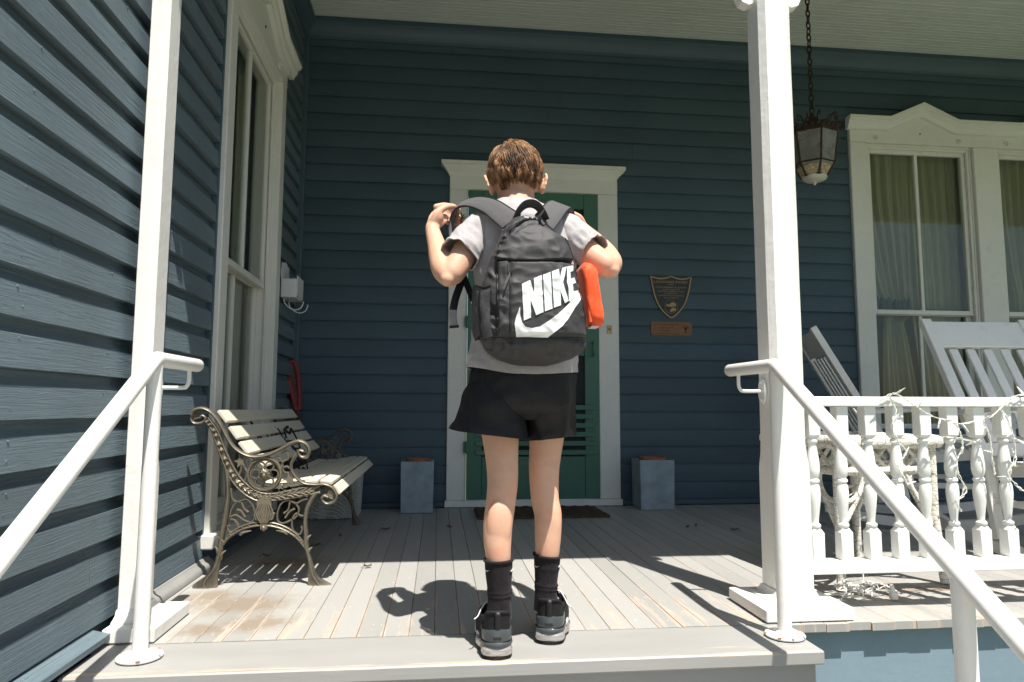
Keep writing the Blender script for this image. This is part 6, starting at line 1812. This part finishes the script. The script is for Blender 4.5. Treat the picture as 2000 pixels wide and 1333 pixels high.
# vertical pocket zip with garage and pull
zp = [(0.1765, z) for z in (0.822, 0.86, 0.90, 0.94, 0.97, 0.998)]
zo = seam(zp, 0.0030, 'zip', M_black, 6, 0.0)
def patch(quad, name, mat, th=0.0015, n=6, off=0.0015):
    """small cloth patch laid on the bag front: quad of (x,z)"""
    A_, B_, C_, D_ = [Vector((a, b2)) for a, b2 in quad]; g_ = []
    for j in range(n + 1):
        for i in range(n + 1):
            p = A_.lerp(B_, i/n).lerp(D_.lerp(C_, i/n), j/n); h = onp(p.x, p.y, off)
            g_.append(h if h is not None else Vector((p.x, 1.70, p.y)))
    mb = MB(); W_ = n + 1
    fs = [(j*W_ + i, j*W_ + i + 1, (j+1)*W_ + i + 1, (j+1)*W_ + i) for j in range(n) for i in range(n)]
    mb.add(g_, fs); mb.add([p + Vector((0, th, 0)) for p in g_], [tuple(reversed(f)) for f in fs])
    return mb.build(name, mat, pack, 60)
patch([(0.170, 1.003), (0.183, 1.003), (0.183, 0.978), (0.170, 0.978)], 'zip_garage', M_nylon, 0.002, 5, 0.003)
MB().tube([onp(0.175, 0.977, 0.004), onp(0.172, 0.963, 0.006), onp(0.164, 0.944, 0.007), onp(0.160, 0.932, 0.006)], [0.003, 0.0042, 0.0040, 0.0034], 8, flat=(1, 0.5)).build('zip_pull', M_strap, pack, 50)
MB().tube(spline([onp(0.180, 1.098, 0.002), onp(0.21, 1.127, 0.002), onp(0.240, 1.139, 0.002), onp(0.272, 1.131, 0.002), onp(0.295, 1.111, 0.002)], 5), 0.003, 6).build('zip', M_black, pack, 50)
zq = MB()
for x in (0.238, 0.250): zq.sphere(onp(x, 1.141, 0.003), 0.0052, 8, 6)
zq.build('zip_slider', M_black, pack, 50)
MB().tube([onp(0.256, 1.141, 0.005), onp(0.266, 1.132, 0.007), onp(0.272, 1.118, 0.008)], [0.003, 0.0048, 0.0042], 8, flat=(1, 0.5)).build('zip_pull', M_strap, pack, 50)
def ribbon(pts, sides, w, t, seg=7):
    P_ = spline(pts, seg); S_ = spline(sides, seg); W_ = [q.x for q in spline([(a, 0, 0) for a in w], seg)] if hasattr(w, '__len__') else [w]*len(P_)
    rings = []
    for i, p in enumerate(P_):
        tn = (P_[min(i+1, len(P_)-1)] - P_[max(i-1, 0)]).normalized()
        s = S_[i]; s = (s - tn*s.dot(tn)).normalized(); nn = tn.cross(s); h = W_[i]/2
        rings.append([p + s*a*h + nn*b2*t/2 for a, b2 in ((-1, -0.35), (-0.86, -1), (-0.3, -1.12), (0.3, -1.12), (0.86, -1), (1, -0.35), (1, 0.35), (0.86, 1), (0.3, 1.12), (-0.3, 1.12), (-0.86, 1), (-1, 0.35))])
    return MB().loft(rings, True, True), rings
mbr, rg = ribbon([(0.192, 1.800, 1.140), (0.174, 1.825, 1.162), (0.140, 1.885, 1.206), (0.101, 1.960, 1.240), (0.064, 2.020, 1.250), (0.042, 2.052, 1.232), (0.035, 2.058, 1.196), (0.037, 2.040, 1.145), (0.050, 2.005, 1.08), (0.070, 1.975, 1.018)],
       [(0.66, 0.1, 0.70), (0.60, 0.2, 0.72), (0.42, 0.42, 0.76), (0.15, 0.70, 0.62), (-0.05, 0.92, 0.34), (0.1, 0.97, 0.1), (0.22, 0.95, 0.0), (0.24, 0.95, 0.0), (0.3, 0.9, 0.1), (0.5, 0.8, 0.1)], [0.062, 0.060, 0.054, 0.048, 0.046, 0.046, 0.046, 0.046, 0.040, 0.030], 0.0085)
lo = fix_normals(mbr.build('shoulder_strap', M_strap, pack, 50))
for q in (0, 5):
    MB().tube([r[q] for r in rg], 0.0024, 6).build('strap_piping', M_black, lo, 60)
mbr, rg = ribbon([(0.280, 1.800, 1.140), (0.300, 1.830, 1.168), (0.330, 1.885, 1.210), (0.356, 1.950, 1.236), (0.378, 2.015, 1.236), (0.390, 2.060, 1.200), (0.394, 2.080, 1.13), (0.392, 2.06, 1.04), (0.39, 1.98, 0.96), (0.385, 1.88, 0.90)],
       [(0.72, 0.0, -0.66), (0.74, 0.0, -0.62), (0.78, -0.1, -0.50), (0.86, -0.2, -0.35), (0.93, -0.25, -0.2), (0.95, -0.25, 0), (0.95, -0.2, 0), (0.9, -0.2, 0), (0.6, 0.5, 0), (0.3, 0.9, 0)], [0.062, 0.062, 0.060, 0.058, 0.056, 0.054, 0.050, 0.040, 0.028, 0.025], 0.0085)
ro = fix_normals(mbr.build('shoulder_strap', M_strap, pack, 50))
for q in (0, 5):
    MB().tube([r[q] for r in rg[:40]], 0.0024, 6).build('strap_piping', M_black, ro, 60)
mbr, rg = ribbon([(0.070, 1.978, 1.024), (0.085, 1.94, 0.975), (0.104, 1.89, 0.915), (0.122, 1.84, 0.86), (0.130, 1.80, 0.835)], [(0.8, 0.5, 0.2)]*5, 0.021, 0.0025)
fix_normals(mbr.build('webbing_strap', M_black, pack, 50))
mbr, rg = ribbon([(0.071, 1.972, 1.020), (0.058, 1.965, 0.988), (0.046, 1.958, 0.950), (0.040, 1.955, 0.918)], [(0.9, 0.35, 0.2), (0.9, 0.3, 0.25), (0.95, 0.2, 0.1), (0.98, 0.1, 0.0)], 0.022, 0.0025)
wb = fix_normals(mbr.build('webbing_strap', M_black, pack, 50))
mbr, rg = ribbon([(0.040, 1.9545, 0.919), (0.0395, 1.953, 0.900), (0.043, 1.949, 0.873)], [(0.98, 0.1, 0.0), (0.98, 0.1, 0.02), (0.97, 0.05, 0.06)], 0.0225, 0.0035)
fix_normals(mbr.build('strap_tip', M_tip, wb, 50))
MB().obox((0.0435, 1.9485, 0.870), (0.0135, 0, 0.0012), (0, 0.004, 0), (0, 0, 0.0035)).build('tip_fold', M_black, wb)
# grab handle
mbr, rg = ribbon([(0.200, 1.796, 1.146), (0.210, 1.792, 1.168), (0.226, 1.790, 1.185), (0.245, 1.790, 1.190), (0.262, 1.791, 1.183), (0.276, 1.795, 1.166), (0.286, 1.800, 1.148)], [(0.25, 0.8, -0.45), (0.2, 0.8, -0.5), (0.1, 0.75, -0.6), (0, 0.75, -0.65), (-0.1, 0.75, -0.6), (-0.2, 0.8, -0.5), (-0.25, 0.8, -0.45)], 0.027, 0.0035)
fix_normals(mbr.build('grab_handle', M_nylon, pack, 50))
patch([(0.222, 1.152), (0.268, 1.152), (0.268, 1.1425), (0.222, 1.1425)], 'label_tab', M_tip, 0.001, 4, 0.002)
# side pocket of mesh
def mesh_mat():
    m, nt, b = new_mat('grey pocket mesh')
    out = nt.nodes['Material Output']
    b.inputs['Base Color'].default_value = (0.055, 0.055, 0.058, 1); b.inputs['Roughness'].default_value = 0.7
    v = N(nt, 'ShaderNodeTexVoronoi', feature='DISTANCE_TO_EDGE'); v.inputs['Scale'].default_value = 420
    g = nt.nodes.new('ShaderNodeNewGeometry'); nt.links.new(g.outputs['Position'], v.inputs['Vector'])
    a = ramp(nt, v.outputs['Distance'], [(0.20, 1.0), (0.30, 0.0)])
    nt.links.new(a, b.inputs['Alpha'])
    return m
M_mesh = mesh_mat()
mb = MB(); rows = []
for j in range(15):
    z = 0.818 + 0.128*j/14; row = []
    cx, hw, yf = pk_at(z)
    for i in range(19):
        a = PI*1.0 + (i/18 - 0.42)*1.5
        ca, sa = math.cos(a), math.sin(a); hd = (1.868 - yf)/2; cy = (1.868 + yf)/2; e = 0.62
        bul = 0.010 + 0.008*math.sin(PI*i/18)*(0.4 + 0.6*j/14) + 0.004*noise.noise(Vector((i*0.4, j*0.3, 2)))
        x = cx + (hw + bul)*math.copysign(abs(ca)**e, ca); y = cy + (hd + bul)*math.copysign(abs(sa)**e, sa)
        row.append((x, y, z + 0.004*math.sin(i*0.7)))
    rows.append(row)
mb.loft(rows, False, False)
mo = mb.build('mesh_pocket', M_mesh, pack, 60)
MB().tube(rows[-1], 0.0035, 6).build('pocket_hem', M_black, mo, 60)
MB().tube([r[14] for r in rows], 0.003, 6).build('pocket_seam', M_black, mo, 60)

# printed word and tick, laid on the pocket as thin raised print
LOGO = {'N': [(0.2053,0.9484),(0.2258,0.9589),(0.2366,0.9239),(0.2354,0.9637),(0.2553,0.9721),(0.2594,0.8783),(0.2407,0.8696),(0.2264,0.9095),(0.2279,0.8638),(0.2097,0.8558)],
 'I': [(0.2589,0.9734),(0.2781,0.9818),(0.2827,0.888),(0.263,0.8801)],
 'K': [(0.2813,0.9828),(0.3001,0.9907),(0.3018,0.9661),(0.3093,0.9936),(0.322,0.9989),(0.3102,0.9558),(0.3246,0.9087),(0.3146,0.9021),(0.3033,0.9356),(0.3047,0.8972),(0.2863,0.8898)],
 'E': [(0.3232,0.9985),(0.3419,1.005),(0.3412,0.9906),(0.3317,0.9855),(0.3316,0.9756),(0.3328,0.9684),(0.344,0.9726),(0.3486,0.96),(0.3381,0.9541),(0.3382,0.9343),(0.3532,0.9394),(0.3537,0.9319),(0.3285,0.9073),(0.3253,0.9091),(0.325,0.9431),(0.321,0.9574)],
 'S': [(0.2001,0.8905),(0.2006,0.8702),(0.2052,0.8508),(0.214,0.8403),(0.2299,0.8369),(0.2494,0.8415),(0.2708,0.855),(0.2959,0.8739),(0.314,0.8902),(0.3285,0.9055),(0.3537,0.9319),(0.3567,0.9337),(0.3583,0.9149),(0.3427,0.8932),(0.3245,0.8644),(0.3063,0.8429),(0.2884,0.8286),(0.2723,0.8158),(0.1928,0.8165),(0.1893,0.8313),(0.1867,0.8471),(0.1912,0.8665)]}
for key, poly in LOGO.items():
    bm = bmesh.new()
    f = bm.faces.new([bm.verts.new((a, 0, b2)) for a, b2 in poly])
    f.normal_update()
    bmesh.ops.triangulate(bm, faces=[f])
    bm.normal_update()
    for it in range(4):
        ed = [e for e in bm.edges if e.calc_length() > 0.005]
        if ed: bmesh.ops.subdivide_edges(bm, edges=ed, cuts=1)
        bmesh.ops.triangulate(bm, faces=[q for q in bm.faces if len(q.verts) > 3])
    for v in bm.verts:
        h = onp(v.co.x, v.co.z, 0.0022)
        v.co = h if h is not None else Vector((v.co.x, 1.69, v.co.z))
    r = bmesh.ops.extrude_face_region(bm, geom=bm.faces[:])
    for e in r['geom']:
        if isinstance(e, bmesh.types.BMVert): e.co.y += 0.003
    bmesh.ops.recalc_face_normals(bm, faces=bm.faces[:])
    MB().bm(bm).build('tick_emblem' if key == 'S' else 'letter', M_foil, pack, 40)

# ---------------------------------------------------------------- orange pouch by the pack
pouch = thing('pouch', (0.42, 1.83, 0.87), 'bright orange zipped pouch hanging between the backpack and the bent elbow', 'pouch')
rings = []
for i in range(15):
    t = i/14; z = 0.862 + 0.170*t
    cx = 0.4245 - 0.023*t; hw = 0.024*(1 - 0.5*abs(2*t - 1)**9); hd = 0.052*(1 - 0.3*abs(2*t - 1)**9)
    rg = ellr(cx, 1.835, z, hw, hd, 32, 0.42)
    rings.append([(x + 0.0018*noise.noise(Vector((x*40, y*40, zz*30))), y + 0.002*noise.noise(Vector((x*30, y*40, zz*40 + 5))), zz - (x - cx)*0.18) for x, y, zz in rg])
fix_normals(MB().loft(rings, True, True).build('case', M_orange, pouch, 50))
MB().tube([(0.391 - 0.0 + (0.405 - 0.391)*t, 1.790, 0.87 + 0.15*(1 - t)) for t in [k/8 for k in range(9)]], 0.004, 6).build('seam', M_orange, pouch, 60)
MB().cbox(0.410, 0.432, 1.806, 1.85, 0.8585, 0.8625, 0.001).build('label', M_sole_w, pouch)
